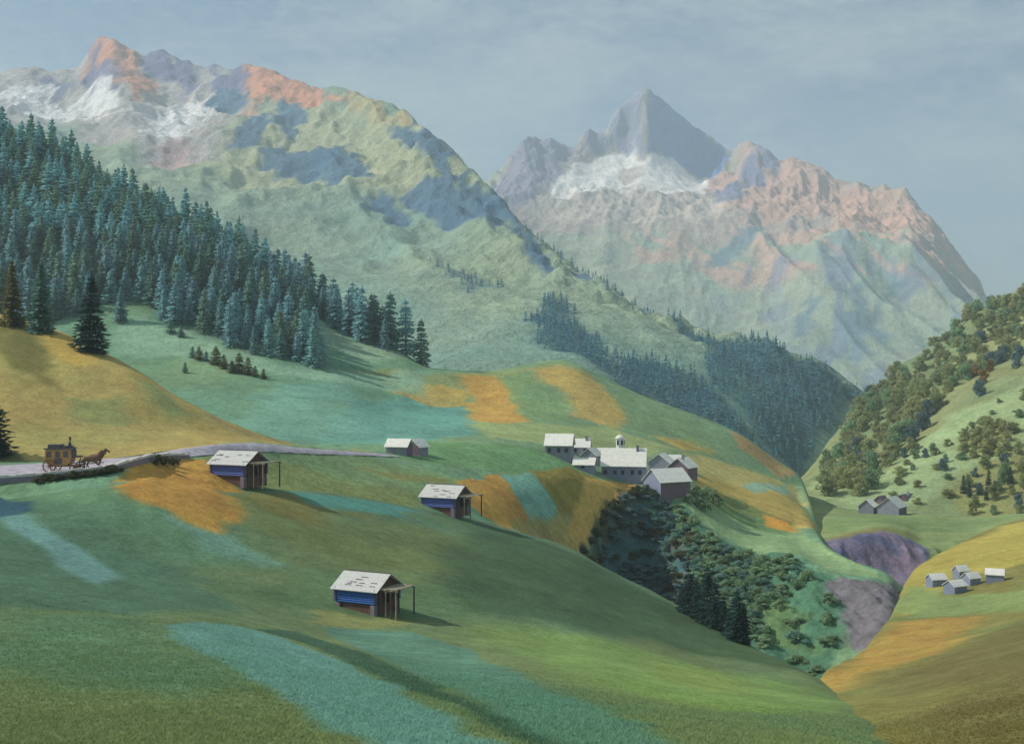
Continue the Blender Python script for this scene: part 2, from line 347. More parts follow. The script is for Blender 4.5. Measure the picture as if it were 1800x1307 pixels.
def d_rhill(x, y, t, z):
    return fbm(x / 55, y / 55, 4, 71) * 6 * np.clip(t - 0.4, 0, 1) + fbm(x / 15, y / 15, 3, 72) * 1.1 * np.clip(t, 0, 1)
rhill = Sheet('hillside', 1352, 2400, 3.0, [
    [(1352, 905, 420), (1420, 882, 415), (1500, 906, 395), (1600, 913, 385), (1700, 926, 380), (1800, 931, 370), (2400, 950, 360)],
    [(1352, 872, 480), (1420, 858, 460), (1500, 852, 440), (1560, 835, 440), (1620, 795, 450), (1700, 738, 470), (1800, 690, 480), (2400, 560, 500)],
    [(1352, 867, 560), (1420, 848, 540), (1470, 800, 560), (1530, 740, 590), (1600, 690, 615), (1700, 630, 635), (1800, 580, 650), (2400, 430, 650)],
    [(1352, 862, 600), (1410, 842, 590), (1430, 826, 600), (1460, 780, 620), (1490, 742, 645), (1530, 694, 680), (1570, 654, 700), (1620, 622, 720), (1680, 588, 735), (1705, 556, 740), (1760, 530, 760), (1800, 500, 770), (2000, 410, 800), (2400, 280, 800)],
    [(1352, 900, 700), (1430, 890, 700), (1530, 790, 780), (1800, 600, 880), (2400, 380, 920)],
], [90, 60, 60, 10], d_rhill)

near = Sheet('hill', 1370, 2700, 3.0, [
    [(1370, 1700, 20), (2700, 1600, 20)],
    [(1370, 1430, 50), (1440, 1390, 50), (1500, 1356, 50), (1600, 1336, 50), (1700, 1312, 50), (1800, 1290, 50), (2700, 1130, 50)],
    [(1370, 1310, 104), (1440, 1228, 107), (1470, 1212, 109), (1500, 1201, 111), (1600, 1182, 112), (1700, 1152, 115), (1800, 1122, 118), (2700, 930, 120)],
    [(1370, 1300, 118), (1440, 1199, 119), (1470, 1172, 133), (1500, 1153, 149), (1540, 1123, 171), (1570, 1098, 187), (1590, 1086, 195), (1650, 1063, 205), (1700, 1050, 210), (1800, 1020, 215), (2700, 860, 220)],
    [(1370, 1310, 126), (1440, 1203, 123), (1470, 1174, 137), (1500, 1154, 153), (1540, 1120, 178), (1568, 1082, 207), (1580, 1040, 235), (1600, 1008, 265), (1625, 985, 280), (1700, 946, 300), (1800, 913, 320), (2700, 820, 340)],
    [(1370, 1380, 150), (1440, 1290, 150), (1500, 1240, 185), (1580, 1130, 265), (1700, 1020, 335), (1800, 985, 355), (2700, 900, 380)],
], [20, 90, 60, 100, 12], lambda x, y, t, z: fbm(x / 26, y / 26, 3, 81) * 0.8 + fbm(x / 6, y / 6, 3, 82) * 0.14, smooth=9)

def d_bank(x, y, t, z):
    return (ridged(x / 8, y / 20, 5, 91) - .6) * 3.6 * np.clip(1 - np.abs(t - 1.45) / .65, 0, 1) + fbm(x / 25, y / 25, 3, 92) * .6 * np.clip(t - 1.8, 0, 1)
bank = Sheet('riverbank', 1310, 2400, 3.0, [
    [(1310, 1150, 252), (2400, 1120, 255)],
    [(1310, 1050, 270), (1430, 1020, 274), (1480, 1016, 277), (1555, 1020, 280), (1600, 1006, 284), (1640, 990, 290), (1700, 978, 295), (2400, 950, 300)],
    [(1310, 968, 284), (1400, 956, 290), (1430, 952, 292), (1480, 943, 296), (1545, 930, 302), (1590, 942, 304), (1622, 957, 302), (1700, 948, 308), (1800, 921, 325), (2400, 880, 330)],
    [(1310, 935, 330), (1400, 916, 345), (1500, 906, 368), (1600, 906, 375), (1700, 915, 370), (1800, 906, 365), (2400, 870, 370)],
    [(1310, 905, 420), (1420, 880, 420), (1500, 894, 412), (1600, 897, 405), (1700, 905, 402), (1800, 900, 402), (2400, 860, 405)],
    [(1310, 960, 520), (1420, 940, 520), (1800, 960, 500), (2400, 930, 500)],
], [10, 50, 50, 40, 6], d_bank)

# ------------------------------------------------------------------ what grows and lies on the land (colours of grass, crops, rock, snow, some shade painted in)
# near meadow with its mown strips and hay fields
S = meadow
S.fill((100, 122, 86))
b = fbm(S.X / 16, S.Y / 30, 4, 101)
S.tint(np.clip(b * 1.1 + .1, 0, .5), (112, 122, 76)); S.tint(np.clip(-b * 1.1, 0, .5), (78, 112, 92))
S.patch([(-200, 1000), (-200, 872), (60, 872), (200, 930), (330, 1010), (420, 1060), (230, 1080), (-100, 1060)], (80, 110, 86), 2, 1.0, 9, 1)
S.patch([(0, 908), (52, 903), (115, 948), (218, 1006), (160, 1018), (90, 980)], (104, 142, 134), .7, .5, 8, 2, .9)
S.patch([(-120, 874), (10, 872), (40, 878), (48, 896), (0, 910), (-120, 915)], (52, 84, 96), .7, .6, 5, 3)
S.patch([(60, 872), (120, 853), (200, 850), (330, 930), (420, 975), (520, 1000), (300, 985), (180, 920)], (98, 132, 98), 2, 1, 9, 4, .8)
S.patch([(290, 905), (400, 940), (500, 985), (470, 995), (350, 960)], (108, 146, 128), 1.2, .8, 6, 5, .8)
S.patch([(190, 850), (200, 838), (260, 835), (330, 845), (372, 862), (420, 880), (430, 925), (380, 930), (300, 905), (230, 882)], (178, 138, 68), 1.0, .8, 6, 6)
S.patch([(390, 862), (480, 872), (560, 905), (700, 930), (820, 945), (950, 975), (1030, 1010), (900, 1020), (700, 1000), (560, 985), (430, 930)], (108, 118, 72), 3, 2, 14, 7, .75)
S.patch([(430, 868), (560, 880), (640, 900), (560, 925), (470, 905)], (128, 112, 60), 2.4, 1.6, 9, 8, .6)
S.patch([(500, 866), (620, 880), (720, 893), (745, 905), (700, 908), (600, 900), (530, 884)], (84, 138, 126), .9, 1, 7, 9, .9)
S.patch([(860, 925), (960, 955), (1060, 1000), (1200, 1073), (1320, 1133), (1440, 1193), (1340, 1170), (1180, 1130), (1000, 1098), (860, 1085), (760, 1040), (800, 980)], (70, 92, 64), 3, 2, 13, 10, .85)
S.patch([(330, 1020), (560, 1000), (760, 1030), (900, 1080), (760, 1085), (500, 1060)], (82, 108, 74), 3, 2, 12, 11, .6)
S.patch([(820, 1098), (960, 1108), (1120, 1135), (1300, 1178), (1440, 1205), (1500, 1240), (1380, 1250), (1180, 1230), (1000, 1190), (880, 1140)], (120, 145, 82), 3.5, 1.6, 9, 12, .9)
S.patch([(1130, 1150), (1250, 1175), (1320, 1200), (1250, 1215), (1150, 1190)], (134, 148, 80), 2.5, 1, 6, 13, .5)
S.patch([(270, 1098), (330, 1092), (430, 1100), (510, 1124), (600, 1160), (720, 1220), (880, 1330), (640, 1330), (520, 1245), (400, 1168), (310, 1122)], (100, 140, 130), .45, .35, 5, 14, .95)
S.patch([(440, 1098), (520, 1100), (640, 1142), (760, 1200), (900, 1275), (1010, 1330), (930, 1330), (800, 1248), (640, 1170), (520, 1122)], (64, 94, 74), .4, .35, 4, 15, .9)
S.patch([(560, 1090), (720, 1108), (820, 1140), (940, 1190), (1090, 1262), (1200, 1330), (1010, 1330), (860, 1245), (700, 1165), (600, 1118)], (88, 128, 110), .5, .4, 5, 16, .85)
S.patch([(-300, 1240), (0, 1235), (300, 1250), (500, 1290), (560, 1330), (-300, 1340)], (104, 116, 76), 2.5, 1.4, 8, 17, .6)
S.patch([(0, 1080), (200, 1085), (330, 1130), (480, 1215), (300, 1230), (0, 1200)], (82, 118, 92), 2, 1.4, 8, 18, .6)
S.patch([(560, 1070), (700, 1080), (760, 1095), (640, 1098), (540, 1088)], (146, 142, 84), .8, .7, 3, 19, .6)

# terraces, ravine walls, hummock, forest floor and field slope
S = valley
S.fill((110, 142, 108))
b = fbm(S.X / 30, S.Y / 60, 4, 111)
S.tint(np.clip(b, 0, .4), (138, 150, 100)); S.tint(np.clip(-b, 0, .4), (92, 138, 118))
S.patch([(190, 850), (250, 812), (310, 806), (372, 806), (400, 840), (430, 866), (372, 866), (250, 845)], (182, 140, 68), .8, .6, 6, 6)
S.patch([(372, 806), (500, 815), (620, 842), (740, 862), (740, 890), (600, 880), (430, 868)], (120, 130, 80), 1.6, 1.2, 8, 20)
S.patch([(500, 800), (650, 805), (760, 830), (830, 850), (740, 868), (600, 845)], (124, 146, 98), 2, 1.2, 8, 21, .8)
S.patch([(620, 820), (700, 832), (800, 842), (790, 850), (690, 842)], (136, 126, 70), .8, .8, 5, 22, .6)
S.patch([(680, 800), (720, 779), (850, 783), (960, 797), (1040, 816), (1000, 832), (900, 832), (780, 818)], (104, 140, 94), 1.2, .8, 6, 23)
# ground below the village
S.patch([(800, 845), (880, 832), (900, 860), (935, 915), (900, 932), (845, 905), (820, 880)], (180, 140, 68), .5, .8, 6, 24)
S.patch([(880, 836), (930, 832), (985, 905), (930, 910), (905, 872)], (116, 160, 140), .5, .5, 5, 25)
S.patch([(935, 832), (1010, 826), (1050, 842), (1030, 905), (985, 905)], (134, 122, 58), .7, .8, 6, 26)
S.patch([(1035, 842), (1100, 846), (1128, 855), (1062, 905), (1030, 960), (1000, 985), (920, 945), (1005, 905)], (184, 152, 80), .7, .8, 6, 27)
S.patch([(860, 925), (930, 912), (1005, 905), (1010, 950), (985, 985), (930, 950)], (160, 146, 86), .8, .8, 6, 28, .9)
# ravine: dark rock, scrub edge, green right flank
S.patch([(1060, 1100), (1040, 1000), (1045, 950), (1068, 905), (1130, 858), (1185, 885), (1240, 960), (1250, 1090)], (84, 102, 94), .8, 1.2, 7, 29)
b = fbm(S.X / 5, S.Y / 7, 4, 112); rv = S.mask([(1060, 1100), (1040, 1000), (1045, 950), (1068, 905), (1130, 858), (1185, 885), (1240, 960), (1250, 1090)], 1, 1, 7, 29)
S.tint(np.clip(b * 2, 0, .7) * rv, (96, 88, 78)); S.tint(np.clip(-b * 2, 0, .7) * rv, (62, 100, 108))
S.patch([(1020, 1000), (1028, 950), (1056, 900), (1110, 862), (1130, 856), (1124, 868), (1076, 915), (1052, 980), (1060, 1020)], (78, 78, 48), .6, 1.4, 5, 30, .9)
S.patch([(1130, 856), (1200, 882), (1242, 930), (1320, 972), (1392, 978), (1460, 1010), (1490, 1100), (1440, 1200), (1240, 1100), (1200, 960)], (78, 116, 90), .8, 1.4, 7, 31)
S.patch([(1290, 1040), (1360, 1020), (1400, 1070), (1430, 1150), (1350, 1110)], (104, 128, 80), 1.6, 1.4, 6, 32, .7)
S.patch([(1240, 1010), (1330, 1000), (1390, 1020), (1330, 1060), (1260, 1060)], (64, 112, 98), 1.6, 1.4, 6, 33, .6)
S.patch([(1455, 1020), (1510, 1025), (1560, 1016), (1600, 1050), (1600, 1110), (1540, 1130), (1500, 1140), (1480, 1080)], (112, 108, 112), .8, 1.0, 6, 34)
# right of the village: grass tongue, yellow hay
S.patch([(1180, 870), (1250, 880), (1400, 930), (1520, 1000), (1555, 1014), (1450, 1004), (1392, 974), (1322, 968), (1244, 926)], (132, 158, 112), 1, 1, 8, 35)
S.patch([(1215, 838), (1300, 850), (1400, 885), (1440, 930), (1400, 935), (1330, 912), (1240, 880)], (192, 166, 88), 1.6, 1.2, 9, 36, .9)
S.patch([(1200, 800), (1300, 815), (1395, 850), (1420, 885), (1330, 862), (1230, 838)], (188, 168, 100), 1.6, 1.4, 9, 37, .8)
S.patch([(1300, 852), (1380, 850), (1390, 868), (1330, 870)], (146, 178, 154), .8, .8, 6, 38, .9)
S.patch([(1200, 850), (1300, 880), (1400, 920), (1380, 940), (1280, 905), (1200, 880)], (96, 124, 76), 1.2, 1.2, 8, 39, .7)
S.patch([(1340, 905), (1390, 918), (1396, 936), (1350, 928)], (206, 150, 66), .8, .8, 5, 40, .9)
# field slope
S.patch([(560, 770), (620, 700), (760, 690), (830, 715), (830, 772), (700, 782)], (98, 150, 138), 3, 2, 14, 41, .8)
S.patch([(400, 740), (480, 670), (640, 690), (620, 770), (480, 775)], (112, 156, 138), 4, 3, 16, 42, .7)
S.patch([(620, 655), (760, 655), (900, 650), (980, 640), (1060, 668), (900, 690), (740, 690)], (138, 142, 90), 3, 3, 14, 43, .8)
S.patch([(800, 655), (870, 660), (920, 715), (935, 745), (860, 748), (830, 745), (822, 700)], (182, 146, 76), 2.4, 2, 10, 44)
S.patch([(690, 690), (780, 676), (830, 690), (830, 712), (740, 712)], (182, 152, 80), 1.5, 2, 10, 45, .8)
S.patch([(930, 645), (985, 640), (1060, 680), (1110, 735), (1070, 748), (1010, 735), (980, 690)], (180, 152, 86), 3, 2, 10, 46, .9)
S.patch([(870, 660), (930, 650), (990, 720), (1000, 745), (935, 740)], (118, 146, 100), 1.5, 2, 10, 47, .8)
S.patch([(830, 745), (940, 748), (1080, 752), (1180, 790), (1100, 805), (960, 785), (860, 775)], (156, 166, 108), 2, 2, 12, 48, .8)
S.patch([(1150, 770), (1220, 770), (1260, 790), (1210, 800)], (190, 164, 84), 2, 1.6, 9, 49, .8)
S.patch([(1060, 668), (1140, 700), (1250, 740), (1310, 770), (1380, 830), (1330, 828), (1210, 775), (1100, 740)], (124, 148, 106), 2, 2, 10, 50, .7)
S.patch([(1280, 755), (1360, 805), (1410, 842), (1370, 840), (1300, 785)], (176, 138, 92), 1.4, 1.2, 7, 51, .8)
S.patch([(200, 560), (330, 580), (480, 640), (600, 660), (740, 650), (740, 690), (520, 660), (350, 640), (200, 620)], (136, 168, 140), 3, 3, 16, 52, .8)
S.patch([(440, 460), (520, 500), (620, 560), (740, 630), (640, 640), (560, 600), (500, 540)], (142, 166, 136), 2, 2, 12, 53, .8)
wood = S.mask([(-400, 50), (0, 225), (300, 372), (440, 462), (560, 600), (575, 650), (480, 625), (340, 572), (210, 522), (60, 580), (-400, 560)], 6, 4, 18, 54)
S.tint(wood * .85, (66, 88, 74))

# ochre slope behind the road
S = ochre
S.fill((168, 150, 90))
b = fbm(S.X / 20, S.Y / 24, 4, 121)
S.tint(np.clip(b * 1.2 + .05, 0, .6), (146, 142, 88)); S.tint(np.clip(-b * .9, 0, .5), (178, 150, 82))
S.patch([(-300, 480), (-20, 560), (70, 580), (110, 650), (60, 660), (-40, 620), (-300, 600)], (108, 106, 58), 1.5, 1.5, 9, 60, .85)
S.patch([(60, 570), (110, 590), (160, 640), (120, 645), (80, 620)], (186, 152, 72), 1, 1, 6, 61, .6)
S.patch([(30, 620), (60, 640), (105, 688), (80, 680), (30, 650)], (114, 104, 60), .8, .8, 6, 62, .6)
S.patch([(120, 690), (200, 710), (240, 745), (190, 752), (120, 730)], (126, 138, 88), 1.6, 1.4, 7, 63, .7)
S.patch([(240, 665), (300, 700), (350, 735), (300, 735), (250, 700)], (130, 146, 96), 1.6, 1.4, 7, 64, .7)
S.patch([(360, 740), (430, 765), (560, 788), (620, 797), (500, 797), (400, 786)], (164, 144, 92), 1.2, 1, 7, 65, .7)
S.patch([(-60, 775), (40, 800), (60, 815), (-60, 818)], (92, 96, 62), .7, .8, 4, 66, .8)

# left mountain
S = lmount
S.fill((138, 158, 136))
hgt = S.Zg + fbm(S.X / 220, S.Y / 220, 4, 131) * 90
b = fbm(S.X / 160, S.Y / 260, 4, 132)
S.tint(np.clip(b, 0, .45), (156, 166, 128)); S.tint(np.clip(-b, 0, .45), (108, 148, 136))
S.patch([(330, 300), (420, 200), (540, 165), (720, 205), (800, 300), (760, 330), (560, 320), (420, 320)], (172, 172, 134), 30, 25, 140, 70, .8)
rock = S.mask([(-600, 330), (-600, 100), (0, 120), (180, 60), (440, 110), (480, 160), (420, 210), (340, 290), (260, 300), (60, 220)], 25, 25, 120, 71)
S.tint(rock, (172, 166, 160))
S.patch([(145, 130), (165, 80), (195, 66), (250, 110), (270, 165), (235, 190), (205, 150)], (206, 142, 110), 12, 18, 60, 72, .95)
S.patch([(425, 122), (470, 122), (570, 158), (620, 182), (560, 185), (470, 170), (455, 200), (440, 160)], (206, 142, 112), 14, 18, 60, 73, .95)
S.patch([(590, 160), (660, 180), (720, 205), (700, 235), (640, 215)], (184, 164, 112), 14, 14, 60, 74, .8)
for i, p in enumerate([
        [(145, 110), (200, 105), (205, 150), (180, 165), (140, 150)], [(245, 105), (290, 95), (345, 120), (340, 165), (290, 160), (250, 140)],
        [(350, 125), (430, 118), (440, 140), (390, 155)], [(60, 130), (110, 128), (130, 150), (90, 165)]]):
    S.patch(p, (104, 106, 142), 12, 20, 60, 80 + i, .85)  # violet-blue shade of the crags painted into the rock
snow = (226, 224, 220)
for i, p in enumerate([
        [(40, 165), (85, 145), (100, 185), (160, 165), (200, 160), (205, 195), (120, 205), (70, 195)],
        [(0, 150), (40, 150), (90, 195), (200, 210), (180, 225), (60, 215)],
        [(255, 215), (330, 185), (370, 190), (330, 230), (290, 260), (235, 262)],
        [(215, 215), (300, 195), (360, 170), (400, 165), (390, 200), (340, 250), (260, 280), (300, 230)],
        [(150, 180), (170, 140), (205, 165), (210, 185)]]):
    S.patch(p, snow, 8, 16, 50, 90 + i, .9 if i != 3 else .55)
S.patch([(270, 270), (330, 260), (340, 285), (300, 305)], (182, 148, 144), 10, 14, 50, 96, .7)
slope_blue = (74, 106, 134)  # blue-grey patches laid over the slope
for i, p in enumerate([
        [(378, 152), (445, 150), (440, 185), (400, 205), (375, 190)],
        [(412, 240), (450, 205), (475, 205), (470, 235), (440, 255), (415, 268)],
        [(485, 180), (528, 176), (526, 225), (500, 240), (485, 215)],
        [(445, 260), (500, 240), (560, 255), (600, 270), (560, 300), (520, 300), (470, 290)],
        [(540, 270), (610, 250), (625, 280), (665, 300), (640, 325), (590, 328), (560, 300)],
        [(690, 235), (722, 208), (770, 260), (840, 320), (880, 350), (920, 400), (890, 400), (840, 340), (770, 300), (720, 265)],
        [(640, 355), (680, 330), (720, 360), (720, 385), (690, 388)],
        [(705, 330), (760, 305), (830, 330), (880, 370), (905, 400), (860, 405), (800, 395), (740, 370)],
        [(880, 400), (940, 425), (1000, 475), (1040, 505), (990, 492), (920, 440)]]):
    S.patch(p, slope_blue, 6, 12, 40, 100 + i, .88)
fwood = (58, 94, 108)
WOODL = []
for i, p in enumerate([
        [(950, 540), (1010, 560), (1060, 625), (1100, 660), (1130, 690), (1060, 668), (985, 625)],
        [(1100, 640), (1180, 640), (1260, 690), (1330, 770), (1400, 838), (1300, 770), (1200, 732), (1120, 690)],
        [(1180, 572), (1300, 604), (1400, 626), (1480, 656), (1515, 688), (1490, 720), (1455, 775), (1420, 838), (1340, 760), (1280, 690), (1240, 620)],
        [(760, 470), (830, 480), (900, 520), (860, 530), (800, 510)]]):
    w = S.mask(p, 10, 12, 50, 110 + i); WOODL.append(w); S.tint(w * (.9 if i < 3 else .4), fwood)
S.patch([(1270, 660), (1330, 665), (1350, 720), (1310, 730)], (116, 158, 140), 10, 10, 40, 118, .6)

S.crest_colour(4.62)
# right mountain
S = rmount
S.fill((156, 168, 146))
b = fbm(S.X / 200, S.Y / 300, 4, 141)
S.tint(np.clip(b, 0, .4), (166, 172, 142)); S.tint(np.clip(-b, 0, .4), (126, 156, 140))
rock = S.mask([(860, 330), (905, 240), (1000, 240), (1130, 140), (1300, 230), (1420, 270), (1600, 320), (1700, 430), (1660, 470), (1560, 410), (1460, 410), (1380, 440), (1260, 430), (1100, 390), (960, 420), (890, 400)], 60, 60, 150, 142)
S.tint(rock * .85, (166, 150, 142))
S.patch([(1240, 300), (1310, 245), (1420, 285), (1480, 318), (1560, 340), (1590, 400), (1480, 420), (1430, 385), (1340, 400), (1270, 360)], (200, 156, 134), 40, 50, 90, 150, .75)
S.patch([(1450, 330), (1580, 335), (1640, 395), (1690, 460), (1640, 440), (1560, 390), (1480, 415)], (206, 164, 140), 35, 45, 80, 151, .75)
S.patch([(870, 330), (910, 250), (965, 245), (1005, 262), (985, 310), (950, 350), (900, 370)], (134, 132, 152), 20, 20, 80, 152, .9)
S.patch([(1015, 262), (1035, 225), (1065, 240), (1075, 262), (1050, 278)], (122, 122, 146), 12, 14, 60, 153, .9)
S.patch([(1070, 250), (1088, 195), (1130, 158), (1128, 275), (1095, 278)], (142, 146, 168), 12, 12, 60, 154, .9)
S.patch([(1130, 155), (1160, 172), (1222, 225), (1285, 268), (1270, 300), (1210, 300), (1170, 270), (1140, 268)], (88, 122, 178), 14, 14, 60, 155, .95)  # blue shade of the peak's right face painted into its rock colour
S.patch([(960, 355), (1000, 290), (1060, 272), (1100, 262), (1130, 285), (1170, 276), (1195, 292), (1250, 306), (1235, 338), (1180, 345), (1100, 338), (1040, 345), (990, 352)], (244, 240, 230), 10, 12, 60, 156, .97)
S.patch([(1085, 300), (1125, 285), (1135, 305), (1090, 320)], (190, 170, 158), 10, 12, 50, 157, .6)
S.patch([(960, 365), (1010, 345), (1100, 340), (1200, 335), (1270, 345), (1250, 400), (1120, 395), (1000, 400)], (200, 186, 170), 50, 50, 120, 158, .7)
b = ridged((S.X + S.Y * .25) / 70, S.Y / 420, 3, 143)
band = S.mask([(1120, 390), (1260, 400), (1480, 400), (1640, 440), (1690, 500), (1640, 520), (1480, 480), (1400, 500), (1250, 500), (1120, 450)], 70, 60, 150, 144)
S.tint(np.clip((b - .58) * 4, 0, .75) * band, (204, 162, 142))
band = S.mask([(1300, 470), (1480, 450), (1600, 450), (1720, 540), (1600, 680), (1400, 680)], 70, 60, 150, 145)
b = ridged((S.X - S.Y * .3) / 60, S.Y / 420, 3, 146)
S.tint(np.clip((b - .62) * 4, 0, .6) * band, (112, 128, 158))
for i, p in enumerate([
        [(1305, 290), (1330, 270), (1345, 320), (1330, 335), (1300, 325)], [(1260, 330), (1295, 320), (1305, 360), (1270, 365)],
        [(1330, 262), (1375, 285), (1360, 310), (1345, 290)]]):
    S.patch(p, (104, 114, 150), 12, 14, 50, 160 + i, .85)  # shaded rock parts, painted in as blue-violet patches
for i, p in enumerate([
        [(1240, 470), (1300, 410), (1340, 400), (1330, 430), (1270, 465)],
        [(1395, 600), (1415, 540), (1440, 530), (1420, 600)], [(1480, 600), (1495, 520), (1520, 510), (1525, 640), (1500, 650)],
        [(1545, 450), (1570, 490), (1590, 560), (1565, 520)], [(1590, 440), (1630, 480), (1680, 560), (1650, 540), (1605, 480)], [(1530, 530), (1570, 600), (1560, 620), (1530, 590)]]):
    S.patch(p, (100, 130, 144), 14, 16, 60, 170 + i, .75)

S.crest_colour(4.62)
# right hillside
S = rhill
S.fill((124, 134, 92))
b = fbm(S.X / 40, S.Y / 50, 4, 145)
S.tint(np.clip(b, 0, .5), (146, 142, 90)); S.tint(np.clip(-b, 0, .5), (104, 132, 100))
S.patch([(1470, 900), (1540, 850), (1600, 800), (1660, 740), (1760, 700), (1850, 640), (1850, 720), (1780, 780), (1720, 850), (1620, 895), (1540, 900)], (142, 160, 114), 4, 4, 22, 180)
S.patch([(1420, 850), (1450, 830), (1480, 890), (1440, 880)], (150, 166, 116), 3, 3, 14, 181, .8)
S.patch([(1690, 770), (1750, 730), (1790, 760), (1750, 800), (1700, 800)], (128, 122, 74), 3, 3, 12, 182, .8)
S.patch([(1680, 900), (1700, 830), (1760, 800), (1850, 780), (1850, 920), (1750, 918)], (130, 130, 78), 4, 4, 14, 183, .8)
S.patch([(1640, 660), (1700, 600), (1780, 560), (1850, 540), (1850, 580), (1760, 620), (1680, 670)], (152, 156, 104), 5, 5, 18, 184, .7)

# near right-hand hill
S = near
S.fill((120, 118, 68))
b = fbm(S.X / 18, S.Y / 26, 4, 151)
S.tint(np.clip(b, 0, .4), (130, 126, 70)); S.tint(np.clip(-b, 0, .4), (100, 122, 76))
S.patch([(1560, 1030), (1600, 1000), (1650, 968), (1800, 915), (1950, 890), (1950, 980), (1780, 990), (1660, 1020), (1600, 1070)], (164, 152, 76), 2, 2, 12, 190, .9)
S.patch([(1570, 1085), (1590, 1030), (1680, 1040), (1780, 1040), (1900, 1000), (1900, 1060), (1700, 1075), (1600, 1090)], (124, 142, 88), 2, 2, 10, 191, .9)
S.patch([(1455, 1188), (1500, 1150), (1570, 1100), (1650, 1085), (1720, 1080), (1690, 1130), (1600, 1165), (1500, 1205)], (164, 132, 68), 2.5, 1.8, 9, 192, .9)
S.patch([(1620, 1180), (1720, 1120), (1900, 1050), (1950, 1350), (1680, 1340), (1560, 1260)], (104, 98, 60), 4, 2.5, 12, 193, .8)

# rocky bank upstream
S = bank
S.fill((126, 142, 92))
S.patch([(1400, 1030), (1428, 954), (1482, 945), (1545, 931), (1595, 944), (1624, 958), (1640, 1000), (1560, 1060)], (108, 104, 126), .8, 1.2, 6, 200)
b = fbm(S.X / 5, S.Y / 6, 4, 152); rv = S.mask([(1400, 1030), (1428, 954), (1482, 945), (1545, 931), (1595, 944), (1624, 958), (1640, 1000), (1560, 1060)], .8, 1.2, 6, 200)
S.tint(np.clip(b * 2, 0, .6) * rv, (140, 118, 132)); S.tint(np.clip(-b * 2, 0, .7) * rv, (76, 80, 112))
S.patch([(1430, 950), (1545, 925), (1600, 935), (1625, 950), (1590, 940), (1545, 934), (1480, 946)], (122, 118, 70), .8, .8, 5, 201, .7)
S.patch([(1480, 935), (1560, 918), (1700, 935), (1800, 905), (1700, 915), (1560, 905), (1450, 915)], (112, 132, 84), 1.5, 1.5, 8, 202, .7)
S.patch([(1330, 960), (1330, 890), (1430, 890), (1440, 940)], (178, 162, 94), 2, 2, 9, 203, .6)

GAIN_NEAR, GAIN_FAR = 1.12, 1.2
MT_GRASS = terrain_mat('meadow_grass', 0.12, 2.2, 0.5, 0.25, 0.42)
MT_SLOPE = terrain_mat('slope_grass', 0.05, 0.8, 0.5, 0.6, 0.42)
MT_ROCK = terrain_mat('mountain_rock', 0.012, 0.14, 0.9, 7.0, 0.34)
meadow.build(MT_GRASS, GAIN_NEAR); ochre.build(MT_GRASS, GAIN_NEAR); near.build(MT_GRASS, GAIN_NEAR)
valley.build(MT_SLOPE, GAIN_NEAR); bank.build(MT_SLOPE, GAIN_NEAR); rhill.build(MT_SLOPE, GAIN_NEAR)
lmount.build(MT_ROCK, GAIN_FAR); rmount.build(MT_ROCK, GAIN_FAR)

# plain under everything
bm = bmesh.new(); bmesh.ops.create_grid(bm, x_segments=2, y_segments=2, size=7000)
me = bpy.data.meshes.new('ground'); bm.to_mesh(me); bm.free(); me.materials.append(plain_mat('plain_grass', (110, 128, 90), .2, .01, coords='Object'))
gr = bpy.data.objects.new('ground', me); gr.location = (0, 0, -95); COL.objects.link(gr); gr['kind'] = 'structure'
# ------------------------------------------------------------------ object helpers
def mesh_obj(name, verts, faces, mats, parent=None, fm=None, smooth=False):
    me = bpy.data.meshes.new(name); me.from_pydata([tuple(v) for v in verts], [], faces)
    if not isinstance(mats, (list, tuple)): mats = [mats]
    for m in mats: me.materials.append(m)
    if fm: me.polygons.foreach_set('material_index', fm)
    if smooth: me.polygons.foreach_set('use_smooth', [True] * len(me.polygons))
    me.update()
    o = bpy.data.objects.new(name, me); COL.objects.link(o)
    if parent: o.parent = parent
    return o

def tag(o, label, cat, group=None, kind=None):
    o['label'] = label; o['category'] = cat
    if group: o['group'] = group
    if kind: o['kind'] = kind
    return o

def thing(name, label, cat, loc, rz=0, group=None):
    o = bpy.data.objects.new(name, None); COL.objects.link(o); o.location = loc; o.rotation_euler = (0, 0, rz)
    o.empty_display_size = .3
    return tag(o, label, cat, group)

